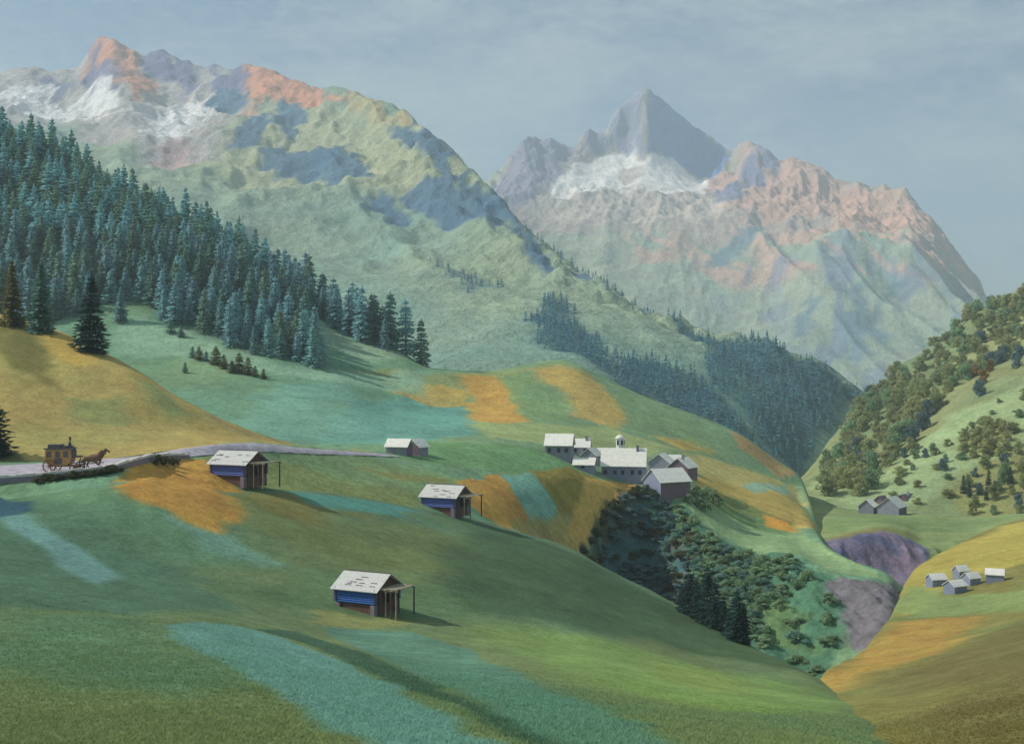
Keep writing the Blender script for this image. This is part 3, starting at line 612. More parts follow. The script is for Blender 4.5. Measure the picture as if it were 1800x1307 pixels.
class MB:
    """collects shapes into one mesh"""
    def __init__(self): self.v = []; self.f = []; self.m = []
    def add(self, V, F, mat=0):
        b = len(self.v); self.v += [tuple(p) for p in V]; self.f += [tuple(i + b for i in f) for f in F]; self.m += [mat] * len(F)
    def box(self, x0, x1, y0, y1, z0, z1, mat=0, M=None):
        V = [Vector(p) for p in ((x0, y0, z0), (x1, y0, z0), (x1, y1, z0), (x0, y1, z0), (x0, y0, z1), (x1, y0, z1), (x1, y1, z1), (x0, y1, z1))]
        if M: V = [M @ p for p in V]
        self.add(V, [(0, 3, 2, 1), (4, 5, 6, 7), (0, 1, 5, 4), (1, 2, 6, 5), (2, 3, 7, 6), (3, 0, 4, 7)], mat)
    def tube(self, p, q, r0, r1=None, n=8, mat=0, cap=True):
        r1 = r0 if r1 is None else r1
        p, q = Vector(p), Vector(q); d = (q - p).normalized()
        a = d.orthogonal().normalized(); b = d.cross(a)
        V = []
        for c, r in ((p, r0), (q, r1)):
            V += [c + (a * math.cos(2 * math.pi * i / n) + b * math.sin(2 * math.pi * i / n)) * r for i in range(n)]
        F = [(i, (i + 1) % n, n + (i + 1) % n, n + i) for i in range(n)]
        if cap: F += [tuple(range(n - 1, -1, -1)), tuple(range(n, 2 * n))]
        self.add(V, F, mat)
    def path(self, pts, rs, n=7, mat=0):
        for i in range(len(pts) - 1): self.tube(pts[i], pts[i + 1], rs[i], rs[i + 1], n, mat, cap=(i in (0, len(pts) - 2)))
    def prism(self, poly, y0, y1, mat=0):
        """poly in x,z, extruded along y"""
        n = len(poly)
        V = [(x, y0, z) for x, z in poly] + [(x, y1, z) for x, z in poly]
        F = [tuple(range(n)), tuple(range(2 * n - 1, n - 1, -1))] + [(i, n + i, n + (i + 1) % n, (i + 1) % n) for i in range(n)]
        self.add(V, F, mat)
    def build(self, name, mats, parent=None, smooth=False):
        return mesh_obj(name, self.v, self.f, mats, parent, self.m, smooth)

# ------------------------------------------------------------------ trees
MT_BARK = plain_mat('bark', (84, 70, 58), .3, 3, bump=.5, stretch=(1, 1, .2))
MT_SPRUCE = plain_mat('spruce_needles', (128, 168, 160), .45, 1.2, rnd=.22, hue=.025, trans=.48)
MT_SPRUCE_HAZEBLUE = plain_mat('haze_blue_needles', (150, 188, 194), .45, .5, rnd=.22, hue=.03, coords='Object', trans=.48)  # needle colour carries part of the blue haze of distance
MT_SPRUCE_DARK = plain_mat('dark_spruce_needles', (60, 88, 84), .45, 1.2, rnd=.2, trans=.48)
MT_SPRUCE_RUST = plain_mat('rusty_spruce_needles', (120, 118, 80), .5, 1.0, rnd=.2, trans=.48)
MT_FAR = plain_mat('far_spruce_needles', (98, 152, 168), .4, .4, trans=.3)
MT_WOODY = plain_mat('teal_spruce_needles', (134, 162, 142), .45, .5, rnd=.22, hue=.03, trans=.48)
MT_LEAF = plain_mat('olive_leaves', (160, 166, 116), .4, .8, rnd=.2, hue=.015, trans=.48)
MT_LEAF_DARK = plain_mat('dark_leaves', (138, 166, 126), .5, .8, rnd=.2, hue=.015, trans=.48)
MT_LEAF_BROWN = plain_mat('brown_green_leaves', (98, 100, 70), .5, .8, rnd=.2, trans=.48)  # even brown-green foliage colour
MT_LEAF_BLUE = plain_mat('slate_leaves', (108, 134, 138), .4, .8, rnd=.2, trans=.48)
MT_LEAF_TEAL = plain_mat('teal_leaves', (124, 160, 144), .4, .8, rnd=.2, trans=.48)
MT_LEAF_RUST = plain_mat('rust_leaves', (158, 122, 74), .4, .8, rnd=.2, trans=.48)

def spruce_shape(h, rad, levels, per, twigs, seed, base=.06, gap=.1, shape=.82):
    rn = random.Random(seed)
    cr = MB(); tr = MB()
    lean = Vector((rn.uniform(-.02, .02) * h, rn.uniform(-.02, .02) * h, 0))
    tr.path([(0, 0, -1.0), (0, 0, .4 * h), lean + Vector((0, 0, .97 * h))], [.022 * h + .05, .014 * h, .004 * h], 6)
    for k in range(levels):
        f = base + (1 - base) * (k + rn.uniform(-.3, .3)) / levels
        f = min(max(f, base), .985)
        prof = (1 - f) ** shape * (1 - .25 * max(0, .16 - f) / .16)
        r0 = rad * prof * rn.uniform(.84, 1.12) + .012 * h
        for j in range(per):
            if rn.random() < gap: continue
            a = 2 * math.pi * (j + rn.uniform(-.35, .35)) / per + k * 1.1
            r = r0 * rn.uniform(.68, 1.16)
            d = Vector((math.cos(a), math.sin(a), 0)); s = Vector((-math.sin(a), math.cos(a), 0))
            zc = f * h + rn.uniform(-.3, .3) * h / levels
            o = lean * f + Vector((0, 0, zc))
            droop = r * rn.uniform(.22, .5) * (1 - .55 * f)
            p1 = o + d * r * .45 - Vector((0, 0, droop * .35)); p2 = o + d * r - Vector((0, 0, droop * .82))
            w = r * rn.uniform(.2, .3) + .012 * h; hang = h / levels * rn.uniform(.5, 1.0)
            dn = Vector((0, 0, -hang))
            if twigs == 0:
                cr.add([o + Vector((0, 0, .02 * h)), p1 + s * w + dn * .35, p2, p1 - s * w + dn * .35, p1 + dn * .9 + d * .1 * r], [(0, 1, 4), (1, 2, 4), (2, 3, 4), (3, 0, 4), (0, 1, 2), (0, 2, 3)])
            else:
                cr.add([o, p1 + s * w * .4, p2, p1 - s * w * .4], [(0, 1, 2, 3)])
                for t in range(twigs):
                    u = (t + .7) / (twigs + .3)
                    b = o.lerp(p1, u * 2) if u < .5 else p1.lerp(p2, u * 2 - 1)
                    for sg in (-1, 1):
                        ln = (w * 1.5) * (1.15 - .6 * u) * rn.uniform(.7, 1.2)
                        tip = b + s * sg * ln + d * ln * .75 + dn * rn.uniform(.15, .55)
                        q = d * ln * .33
                        cr.add([b - q * .5, b + q, tip, b + s * sg * ln * .45 + dn * .75], [(0, 1, 2), (0, 2, 3)])
                    cr.add([b - d * .12 * r, b + d * .12 * r, b + dn * rn.uniform(.7, 1.15) + s * rn.uniform(-.1, .1)], [(0, 1, 2)])
    # leader
    cr.add([lean + Vector((.02 * h, 0, .93 * h)), lean + Vector((-.01 * h, .017 * h, .93 * h)), lean + Vector((-.01 * h, -.017 * h, .93 * h)), lean + Vector((0, 0, 1.03 * h))], [(0, 1, 3), (1, 2, 3), (2, 0, 3)])
    return cr, tr

def to_mesh(mb, name, mats):
    me = bpy.data.meshes.new(name); me.from_pydata(mb.v, [], mb.f)
    for m in mats: me.materials.append(m)
    me.polygons.foreach_set('material_index', mb.m); me.update()
    return me

def put_tree(name, label, cat, crown_me, trunk_me, loc, scale, rz, group=None):
    t = thing(name, label, cat, loc, rz, group); t.scale = scale
    for nm, me in (('trunk', trunk_me), ('crown', crown_me)):
        o = bpy.data.objects.new(nm, me); COL.objects.link(o); o.parent = t
    return t

def put_single(name, label, cat, me, loc, scale, rz, group=None):
    o = bpy.data.objects.new(name, me); COL.objects.link(o); o.location = loc; o.scale = scale; o.rotation_euler = (0, 0, rz)
    return tag(o, label, cat, group)

def leafy_shape(h, rad, seed, clumps=16, leaves=80, leaf=.052, stem=.2):
    rn = random.Random(seed); cr = MB(); tr = MB()
    fork = Vector((rn.uniform(-.05, .05) * h, rn.uniform(-.05, .05) * h, h * (stem + .12)))
    tr.path([(0, 0, -.8), fork], [.035 * h + .02, .022 * h], 6)
    for k in range(clumps):
        a = rn.uniform(0, 6.28); e = rn.random(); q = rn.uniform(.25, .95)
        zz = h * (stem + (1 - stem) * e * .88)
        rr = rad * q * math.sqrt(max(.12, 1 - (2 * e - .75) ** 2 * .8))
        c = Vector((math.cos(a) * rr, math.sin(a) * rr, zz))
        if k < 6: tr.path([fork, fork.lerp(c, .6) + Vector((0, 0, .04 * h)), c], [.016 * h, .011 * h, .004 * h], 5)
        cs = rad * rn.uniform(.26, .46)
        for i in range(leaves):
            d = Vector((rn.gauss(0, 1), rn.gauss(0, 1), rn.gauss(0, .8))).normalized() * cs * rn.uniform(.45, 1.05)
            p = c + d
            n = (d.normalized() + Vector((rn.uniform(-.7, .7), rn.uniform(-.7, .7), rn.uniform(-.3, .9)))).normalized()
            u = n.orthogonal().normalized(); u.rotate(Matrix.Rotation(rn.uniform(0, 6.28), 3, n)); v = n.cross(u)
            s = leaf * h * rn.uniform(.6, 1.25)
            cr.add([p - u * s, p + v * s * .6, p + u * s * 1.1, p - v * s * .55], [(0, 1, 2, 3)])
    return cr, tr

def sample_sheet(S, w, spacing, seed, tmin=0, tmax=99, pxlim=None):
    """random map positions inside a weighted region of a sheet, no two nearer than the spacing"""
    rn = np.random.default_rng(seed)
    cand = np.argwhere((w > .45) & (S.T >= tmin) & (S.T <= tmax))
    if len(cand) == 0: return []
    dx = S.Y * (S.U[1] - S.U[0]) / FOC; dy = np.abs(np.gradient(S.Y, axis=0))
    ar = (dx * dy)[cand[:, 0], cand[:, 1]]
    n = min(len(cand), int(ar.sum() / spacing ** 2 * 14) + 30)
    pick = cand[rn.choice(len(cand), n, p=ar / ar.sum())]
    taken = {}; out = []
    for r, j in pick:
        p = S.at(j + rn.uniform(-.5, .5), r + rn.uniform(-.5, .5))
        if pxlim and not (pxlim[0] < CX + p.x / p.y * FOC < pxlim[1]): continue
        k = (int(p.x // spacing), int(p.y // spacing)); ok = True
        for a in (-1, 0, 1):
            for b in (-1, 0, 1):
                for q in taken.get((k[0] + a, k[1] + b), ()):
                    if (q.x - p.x) ** 2 + (q.y - p.y) ** 2 < spacing ** 2: ok = False
        if ok: taken.setdefault(k, []).append(p); out.append(p)
    return out

def merge_trees(name, shapes, spots, mats, label, cat):
    """an uncountable wood as one object"""
    rn = random.Random(5); VV = []; FF = []; MM = []; b = 0
    arr = [(np.array(s.v), [np.array(f) for f in s.f], s.m) for s in shapes]
    for p, sc in spots:
        V, F, M = arr[rn.randrange(len(arr))]
        a = rn.uniform(0, 6.28); c, s = math.cos(a), math.sin(a)
        W = np.stack([V[:, 0] * c - V[:, 1] * s, V[:, 0] * s + V[:, 1] * c, V[:, 2]], 1) * np.array([sc, sc, sc * rn.uniform(.85, 1.2)]) + np.array(p)
        VV.append(W); mi = rn.randrange(len(mats))
        FF += [tuple(f + b) for f in F]; MM += [mi] * len(F); b += len(V)
    me = bpy.data.meshes.new(name); me.from_pydata(np.concatenate(VV).tolist(), [], FF)
    for m in mats: me.materials.append(m)
    me.polygons.foreach_set('material_index', MM); me.update()
    o = bpy.data.objects.new(name, me); COL.objects.link(o); o['kind'] = 'stuff'; o['label'] = label; o['category'] = cat
    return o

rn = random.Random(3)
# --- the big forest on the left slope
lowspruce = []
for i in range(6):
    c, t = spruce_shape(10, 2.9 + .35 * (i % 3), 11, 8, 0, 300 + i, base=.06, shape=.55 + .1 * (i % 3))
    for k in range(len(t.f)): pass
    m = MB(); m.add(c.v, c.f, 0); m.add(t.v, t.f, 1)
    lowspruce.append(m)
midspruce = []
for i in range(6):
    c, t = spruce_shape(10, 2.6 + .4 * (i % 3), 15, 9, 2, 340 + i, base=.05, shape=.55 + .1 * (i % 3))
    m = MB(); m.add(c.v, c.f, 0); m.add(t.v, t.f, 1); midspruce.append(m)
mid_me = {}
for nm, mt in (('spruce', MT_SPRUCE), ('blue', MT_SPRUCE_HAZEBLUE), ('dark', MT_SPRUCE_DARK), ('rust', MT_SPRUCE_RUST), ('teal', MT_WOODY)):
    mid_me[nm] = [to_mesh(m, nm + '_spruce_mesh', [mt, MT_BARK]) for m in midspruce]
band2 = valley.mask([(280, 368), (440, 436), (500, 492), (600, 562), (700, 616), (744, 630), (680, 618), (600, 588), (530, 538), (470, 484), (440, 462), (300, 392)], 3, 2, 12, 55)
pts = sample_sheet(valley, np.maximum(wood, band2), 4.1, 61, 4.05, 6.0, (-70, 760))
pts.sort(key=lambda p: p.y)
ind, rest = pts[:0], pts
edge = [p for p in pts if CX + p.x / p.y * FOC > 470]           # loose trees at the right end of the wood stand apart
ids = set(id(p) for p in edge[:110])
for p in pts:
    if len(ids) >= 290: break
    ids.add(id(p))
for p in pts:
    if id(p) not in ids: continue
    far = p.y > 430
    pxp = CX + p.x / p.y * FOC
    kind = rn.choice(['spruce', 'blue', 'blue', 'teal', 'blue'])
    s = rn.uniform(.6, 1.3) * (1.12 + .25 * min(max((pxp - 520) / 200, 0), 1))
    put_single('spruce_tree', 'blue-green spruce standing among many in the forest on the left slope', 'tree',
               rn.choice(mid_me[kind]), p, (s * 1.05, s * 1.05, s * rn.uniform(.95, 1.25)), rn.uniform(0, 6.28), 'spruces in the forest on the left slope')
spots = [(tuple(p), rn.uniform(.65, 1.45)) for p in pts if id(p) not in ids]
merge_trees('forest', [MB_ for MB_ in lowspruce], spots, [MT_SPRUCE_HAZEBLUE, MT_SPRUCE, MT_WOODY, MT_SPRUCE_HAZEBLUE], 'dense blue-green spruce forest covering the left slope up to its ridge', 'forest')
print('forest', len(ids), len(spots))

# --- the free-standing spruces at the upper left
heroes = []
for i, (h, r) in enumerate([(11, 2.6), (12, 2.9), (12.5, 3.3), (9, 2.3), (9, 3.6)]):
    heroes.append(spruce_shape(h, r, 22, 10, 3, 400 + i, base=.04, gap=.16))
def hero(i, S, px, py, mt, label, sc=1.0):
    c, t = heroes[i]
    put_tree('spruce_tree', label, 'tree', to_mesh(c, 'crown_mesh', [mt]), to_mesh(t, 'trunk_mesh', [MT_BARK]), S.hit(px, py), (sc, sc, sc), rn.uniform(0, 6), 'free standing spruces on the ochre slope')
hero(0, ochre, 22, 572, MT_SPRUCE_RUST, 'rust-brown spruce behind the ochre slope, leftmost of three before the forest')
hero(1, ochre, 72, 584, MT_SPRUCE, 'teal spruce with gappy branches, middle of three before the forest')
hero(2, ochre, 158, 618, MT_SPRUCE_DARK, 'dark wide spruce alone on the crest of the ochre slope, darkest of the three')
hero(3, valley, 212, 566, MT_SPRUCE_HAZEBLUE, 'slim bluish spruce in front of the forest edge, right of the dark wide spruce', 1.25)
hero(4, ochre, -14, 800, MT_SPRUCE_DARK, 'dark spruce cut off by the left picture edge beside the road', .95)

# --- small brownish spruces on the teal meadow
for px, py, s, kd in [(338, 628, .34, 'spruce'), (350, 632, .4, 'rust'), (362, 634, .3, 'spruce'), (380, 640, .55, 'rust'), (394, 648, .42, 'rust'), (408, 655, .38, 'rust'), (420, 655, .58, 'rust'), (436, 658, .5, 'rust'), (448, 662, .32, 'rust'), (463, 666, .3, 'rust'), (325, 655, .3, 'spruce'), (300, 585, .42, 'spruce'), (318, 592, .36, 'spruce')]:
    put_single('small_spruce', 'small %s spruce in the row of young trees on the teal meadow' % ('brownish' if kd == 'rust' else 'greenish'), 'tree', rn.choice(mid_me[kd]), valley.hit(px, py), (s * 1.5, s * 1.5, s), rn.uniform(0, 6), 'young spruces on the teal meadow')

# --- dark pines along the ravine edge
for px, py, s in [(1212, 1082, .62), (1226, 1090, .5), (1244, 1098, .74), (1258, 1106, .6), (1272, 1112, .46), (1296, 1128, .62), (1306, 1132, .5), (1282, 1120, .35), (1200, 1074, .38)]:
    p = meadow.hit(px, py)
    put_single('dark_pine', 'almost black small pine on the edge of the ravine', 'tree', rn.choice(mid_me['dark']), p + Vector((0, .6, -.2)), (s * .95, s * .95, s), rn.uniform(0, 6), 'dark pines along the ravine edge')

# --- leafy shrubs and trees
leafs = [leafy_shape(4, 1.9, 500 + i) for i in range(4)]
roundt = [leafy_shape(6.4, 3.1, 520 + i, 26, 60, .05, .08) for i in range(4)]
def meshes(shapes, mt):
    r = []
    for c, t in shapes:
        m = MB(); m.add(c.v, c.f, 0); m.add(t.v, t.f, 1); r.append(to_mesh(m, 'leafy_mesh', [mt, MT_BARK]))
    return r
BUSH = {k: meshes(leafs, m) for k, m in (('olive', MT_LEAF), ('dark', MT_LEAF_DARK), ('brown', MT_LEAF_BROWN), ('slate', MT_LEAF_BLUE), ('teal', MT_LEAF_TEAL))}
ROUND = {k: meshes(roundt, m) for k, m in (('olive', MT_LEAF), ('dark', MT_LEAF_DARK), ('slate', MT_LEAF_BLUE), ('rust', MT_LEAF_RUST))}
def bush(kd, S, px, py, s, label, group, flat=.7, dz=0):
    p = S.hit(px, py); p.z += dz
    put_single('shrub', label, 'shrub', rn.choice(BUSH[kd]), p, (s, s, s * flat), rn.uniform(0, 6), group)
# ravine's left rim
for px, py in [(1034, 990), (1028, 972), (1036, 955), (1046, 938), (1060, 922), (1066, 906), (1082, 892), (1096, 880), (1110, 870), (1122, 862), (1136, 862), (1052, 985), (1072, 940), (1146, 872), (1088, 915), (1044, 1000)]:
    bush('brown', valley, px + rn.uniform(-4, 4), py + 3, rn.uniform(.55, .85), 'dark olive-brown shrub on the left rim of the ravine below the village', 'shrubs on the left rim of the ravine')
for px, py in [(1222, 872), (1234, 880), (1246, 872), (1252, 884), (1228, 892), (1210, 884), (1262, 890), (1240, 900)]:
    bush('dark', valley, px, py, rn.uniform(.7, 1.1), 'dark green shrub on the bank right of the village', 'shrubs right of the village')
w = valley.mask([(1190, 890), (1240, 945), (1320, 978), (1395, 985), (1450, 1020), (1490, 1090), (1440, 1180), (1300, 1110), (1230, 1010)], .5, .8, 6, 63)
near_part = valley.mask([(1190, 890), (1240, 945), (1320, 978), (1400, 988), (1405, 1020), (1350, 1050), (1335, 1120), (1300, 1120), (1230, 1010)], .5, .8, 6, 63)
for p in sample_sheet(valley, near_part, 2.0, 64, .9, 2.3)[:110] + sample_sheet(valley, w * (near_part < .3), 5.2, 65, .9, 2.3)[:22]:
    kd = rn.choice(['dark', 'dark', 'dark', 'teal'])
    put_single('shrub', 'low green shrub on the overgrown right flank of the ravine', 'shrub', rn.choice(BUSH[kd]), p + Vector((0, 0, -.5)), tuple([rn.uniform(.8, 1.2)] * 2 + [rn.uniform(.42, .68)]), rn.uniform(0, 6), 'shrubs on the right flank of the ravine')
w = valley.mask([(1060, 1050), (1040, 1000), (1048, 950), (1072, 905), (1130, 860), (1185, 890), (1230, 960), (1240, 1080), (1150, 1060)], .5, .8, 6, 66)
for p in sample_sheet(valley, w, 2.0, 67, .9, 2.0)[:105]:
    put_single('shrub', 'slate-green low shrub on the dark left wall of the ravine', 'shrub', rn.choice(BUSH[rn.choice(['slate', 'slate', 'brown', 'teal'])]), p + Vector((0, 0, -.5)), tuple([rn.uniform(.8, 1.2)] * 2 + [rn.uniform(.36, .6)]), rn.uniform(0, 6), 'shrubs on the dark left wall of the ravine')
# below the road
for px, py in [(278, 818), (292, 819), (306, 818)]:
    bush('brown', valley, px, py, rn.uniform(.34, .44), 'dark olive low shrub just under the road by the ochre knoll', 'low shrubs under the road by the ochre knoll', .8)

# --- right hillside
up = rhill.mask([(1440, 835), (1475, 770), (1530, 695), (1600, 640), (1700, 560), (1830, 500), (1830, 560), (1770, 620), (1690, 690), (1640, 740), (1590, 800), (1530, 850), (1470, 880)], 3, 6, 24, 65)
ups = sample_sheet(rhill, up, 6.6, 66, .5, 3.0, (1420, 1830))
print('ups', len(ups))
for p in ups[:190]:
    kd = rn.choices(['olive', 'dark', 'slate', 'rust'], [10, 3, .5, .0])[0]
    s = rn.uniform(.85, 1.45)
    put_single('leafy_tree', {'olive': 'olive green round tree in the wood on the right hillside', 'dark': 'dark green round tree in the wood on the right hillside', 'slate': 'slate-blue tree in the wood on the right hillside', 'rust': 'rust-orange tree in the wood on the right hillside'}[kd],
               'tree', rn.choice(ROUND[kd]), p, (s, s, s * rn.uniform(.8, 1.1)), rn.uniform(0, 6), {'olive': 'olive', 'dark': 'dark green', 'slate': 'slate-blue', 'rust': 'rust-orange'}[kd] + ' trees in the wood on the right hillside')
for px, py, s, kd in [(1722, 690, 1.0, 'slate'), (1728, 668, .9, 'rust'), (1716, 655, .8, 'rust'), (1740, 648, .8, 'rust'), (1762, 632, 1.2, 'slate'), (1790, 640, 1.3, 'slate'), (1672, 676, .8, 'dark'), (1630, 728, 1.1, 'slate'), (1622, 750, 1.1, 'slate'), (1606, 772, .9, 'slate')]:
    put_single('leafy_tree', '%s tree standing out on the upper right hillside' % {'slate': 'dark slate', 'rust': 'rust-coloured', 'dark': 'dark green'}[kd], 'tree', rn.choice(ROUND[kd]), rhill.hit(px, py + 6), (s * .85, s * .85, s * 1.2), rn.uniform(0, 6), '%s trees standing out on the upper right hillside' % {'slate': 'dark slate', 'rust': 'rust-coloured', 'dark': 'dark green'}[kd])
for px, py, s, kd in [(1558, 812, .7, 'dark'), (1572, 806, .7, 'dark'), (1590, 800, .8, 'slate'), (1610, 802, .8, 'dark'), (1626, 800, .7, 'slate'), (1640, 796, .9, 'dark'), (1658, 822, .9, 'slate'), (1546, 830, .6, 'dark'), (1662, 808, .6, 'dark'), (1604, 822, .5, 'dark')]:
    put_single('leafy_tree', 'dark tree in the row across the pale green lower hillside', 'tree', rn.choice(ROUND[kd]), rhill.hit(px, py + 4), (s * .62, s * .62, s * .8), rn.uniform(0, 6), 'trees in the row across the lower right hillside')
pale = rhill.mask([(1500, 880), (1600, 810), (1700, 750), (1830, 660), (1830, 760), (1740, 740), (1670, 800), (1680, 880), (1600, 890)], 2, 3, 12, 73)
for p in sample_sheet(rhill, pale, 9, 74, 0, 9, (1480, 1820))[:48]:
    s = rn.uniform(.35, .75)
    put_single('shrub', 'loose olive or green bush scattered over the pale lower right hillside', 'shrub', rn.choice(ROUND[rn.choice(['olive', 'olive', 'dark'])]), p, (s * 1.1, s * 1.1, s * .75), rn.uniform(0, 6), 'bushes scattered over the pale lower right hillside')
cl = rhill.mask([(1684, 790), (1700, 760), (1745, 742), (1786, 765), (1760, 800), (1710, 806)], 1, 2, 10, 67)
for p in sample_sheet(rhill, cl, 4.4, 68)[:60]:
    s = rn.uniform(.55, .85)
    put_single('leafy_tree', 'olive brown tree in the oval copse on the lower right hillside', 'tree', rn.choice(ROUND['olive']), p, (s, s, s * .9), rn.uniform(0, 6), 'trees in the oval copse on the lower right hillside')
cl = rhill.mask([(1690, 900), (1705, 845), (1750, 815), (1830, 790), (1830, 925), (1750, 918)], 2, 3, 10, 69)
for p in sample_sheet(rhill, cl, 5.2, 70, 0, 9, (1680, 1830))[:110]:
    kd = rn.choices(['olive', 'slate', 'dark'], [6, 2, 2])[0]; s = rn.uniform(.5, .9)
    put_single('leafy_tree', '%s tree in the copse at the right picture edge above the hay slope' % {'olive': 'olive', 'slate': 'slate-blue', 'dark': 'dark green'}[kd], 'tree', rn.choice(ROUND[kd]), p, (s * .8, s * .8, s), rn.uniform(0, 6), '%s trees in the copse at the right picture edge' % {'olive': 'olive', 'slate': 'slate-blue', 'dark': 'dark green'}[kd])
for px, py, s in [(1694, 866, .6), (1704, 872, .55), (1738, 858, .62), (1748, 870, .5), (1734, 878, .4), (1776, 850, .6)]:
    put_single('dark_spruce', 'slate-dark slender spruce in front of the copse at the right edge', 'tree', rn.choice(mid_me['dark']), rhill.hit(px, py), (s * .9, s * .9, s), rn.uniform(0, 6), 'slender spruces in front of the right copse')

# --- far woods across the valley, too many to count
tiny = []
for i in range(5):
    c, t = spruce_shape(10, 2.6, 5, 5, 0, 600 + i, base=.08, gap=0)
    tiny.append(c)
sp = []
for k, (w, d) in enumerate(zip(WOODL, (4.6, 4.8, 4.8, 13))):
    for p in sample_sheet(lmount, w, d, 80 + k, 0.6, 5.0, (700, 1560)): sp.append((tuple(p), rn.uniform(.45, .95)))
ridge = lmount.mask([(920, 420), (1000, 478), (1080, 528), (1180, 572), (1180, 566), (1080, 516), (1000, 464), (930, 404)], 5, 10, 40, 120)
for p in sample_sheet(lmount, ridge, 11, 90, 4.0, 5.0): sp.append((tuple(p), rn.uniform(.6, 1.0)))
print('far wood', len(sp))
merge_trees('far_wood', tiny, sp, [MT_FAR, MT_FAR, MT_SPRUCE_HAZEBLUE], 'blue-green belts of forest on the flank of the left mountain', 'forest')
# ------------------------------------------------------------------ road with its wall
MT_ROAD = plain_mat('pale_gravel', (172, 166, 174), .45, .9, bump=.3)
MT_STONE = plain_mat('violet_stone', (138, 126, 138), .3, 1.6, bump=.6)
MT_COPING = plain_mat('pale_coping', (206, 202, 196), .2, 2.0, bump=.3)
upper = [(-120, 816), (-40, 820), (0, 819), (60, 816), (120, 812), (170, 809), (200, 806), (230, 799), (260, 793), (295, 790), (330, 788), (370, 783), (410, 780), (440, 779), (480, 782), (520, 787), (560, 790), (610, 793), (660, 797), (700, 801)]
lower = [(-120, 846), (-40, 852), (0, 849), (60, 845), (120, 839), (170, 833), (200, 828), (230, 819), (260, 811), (295, 806), (330, 804), (370, 800), (410, 796), (440, 794), (480, 795), (520, 797), (560, 799), (610, 800), (660, 802), (700, 804)]
V = []; F = []; n = 6
lowp = []
prev = None
def densify(a, k=4):
    o = []
    for i in range(len(a) - 1):
        for j in range(k): o.append((a[i][0] + (a[i + 1][0] - a[i][0]) * j / k, a[i][1] + (a[i + 1][1] - a[i][1]) * j / k))
    return o + [a[-1]]
U_, L_ = densify(upper), densify(lower)
for i, (u, l) in enumerate(zip(U_, L_)):
    pu, pl = valley.hit(*u, tmax=3.0), valley.hit(*l, tmax=3.0)
    if i == 0: prev = (pu, pl)
    lowp.append(pl)
    for j in range(n + 1):
        q = pl.lerp(pu, j / n)
        z = valley.height(q.x, q.y)
        V.append((q.x, q.y, z + .10 + .05 * math.sin(math.pi * j / n)))
    if i:
        b = (i - 1) * (n + 1)
        for j in range(n): F.append((b + j, b + n + 1 + j, b + n + 2 + j, b + j + 1))
road = mesh_obj('road', V, F, MT_ROAD, smooth=True); road['kind'] = 'structure'
# retaining wall below the road
wl = [p for p, l in zip(lowp, L_) if l[0] <= 336]
m = MB(); cp = MB()
for i in range(len(wl) - 1):
    p, q = wl[i], wl[i + 1]
    d = (q - p); nn = Vector((-d.y, d.x, 0)).normalized() * .28
    f = i / (len(wl) - 1)
    hi = .55 if f < .8 else .55 - (f - .8) * 1.5
    for (mb, z0, z1, e) in ((m, -3.4, hi, 0), (cp, hi + .003, hi + .20 + .05 * ((i * 7) % 3), .05)):
        k = nn * (1 + e / .28)
        Vv = [p - k, q - k, q + k, p + k]
        mb.add([v + Vector((0, 0, z0)) for v in Vv] + [v + Vector((0, 0, z1)) for v in Vv], [(0, 3, 2, 1), (4, 5, 6, 7), (0, 1, 5, 4), (1, 2, 6, 5), (2, 3, 7, 6), (3, 0, 4, 7)])
wt = m.build('stone_wall', MT_STONE); tag(wt, 'violet-grey retaining wall holding up the road at the left', 'wall')
cp.build('coping', MT_COPING, wt)
for i in range(8, len(wl) - 1):
    for k in range(2):
        f = rn.random(); q = wl[i].lerp(wl[i + 1], f); d = wl[i + 1] - wl[i]; nn = Vector((d.y, -d.x, 0)).normalized()
        q = q + nn * rn.uniform(.45, 1.1); q.z = max(meadow.height(q.x, q.y), valley.height(q.x, q.y)) - .05
        if 60 < CX + q.x / q.y * FOC < 215:
            s = rn.uniform(.17, .29)
            put_single('shrub', 'dark low shrub in the hedge at the foot of the road wall', 'shrub', rn.choice(BUSH['brown']), q, (s * 1.5, s * 1.3, s * .8), rn.uniform(0, 6), 'low shrubs at the foot of the road wall')

# ------------------------------------------------------------------ barns and houses
MT_ROOF = plain_mat('pale_shingles', (202, 202, 196), .34, 3.2, bump=1.0, stretch=(2.2, 3.5, 3.5))
MT_ROOFEDGE = plain_mat('roof_edge_board', (150, 146, 140), .2, 3)
MT_SHADEWOOD = plain_mat('shade_blue_boards', (74, 114, 188), .35, 2.2, bump=.4, stretch=(6, 6, .5))  # blue of the wall's shade put into the board colour
MT_SHADEVIOLET = plain_mat('shade_violet_boards', (108, 122, 192), .3, 2.2, bump=.4, stretch=(6, 6, .6))  # boards tinted violet-blue to carry the shade on the wall
MT_BROWN = plain_mat('brown_boards', (112, 82, 76), .35, 2.2, bump=.4, stretch=(5, 5, .5))
MT_POST = plain_mat('post_wood', (92, 84, 86), .3, 3, stretch=(3, 3, .4))
MT_PALEPOST = plain_mat('pale_post_wood', (150, 142, 122), .3, 3, stretch=(3, 3, .4))
MT_DARK = plain_mat('dark_opening', (38, 34, 40), .2, 2)
MT_PLASTER = plain_mat('violet_plaster', (142, 142, 158), .18, .8, bump=.2, rnd=.1)
MT_PLASTER_B = plain_mat('blue_grey_plaster', (136, 144, 168), .18, .8, bump=.2, rnd=.1)
MT_PLASTER_W = plain_mat('pale_plaster', (226, 224, 218), .15, .8, bump=.2)
MT_MAUVE = plain_mat('mauve_boards', (120, 102, 114), .25, 1.4, bump=.3, stretch=(4, 4, .6))
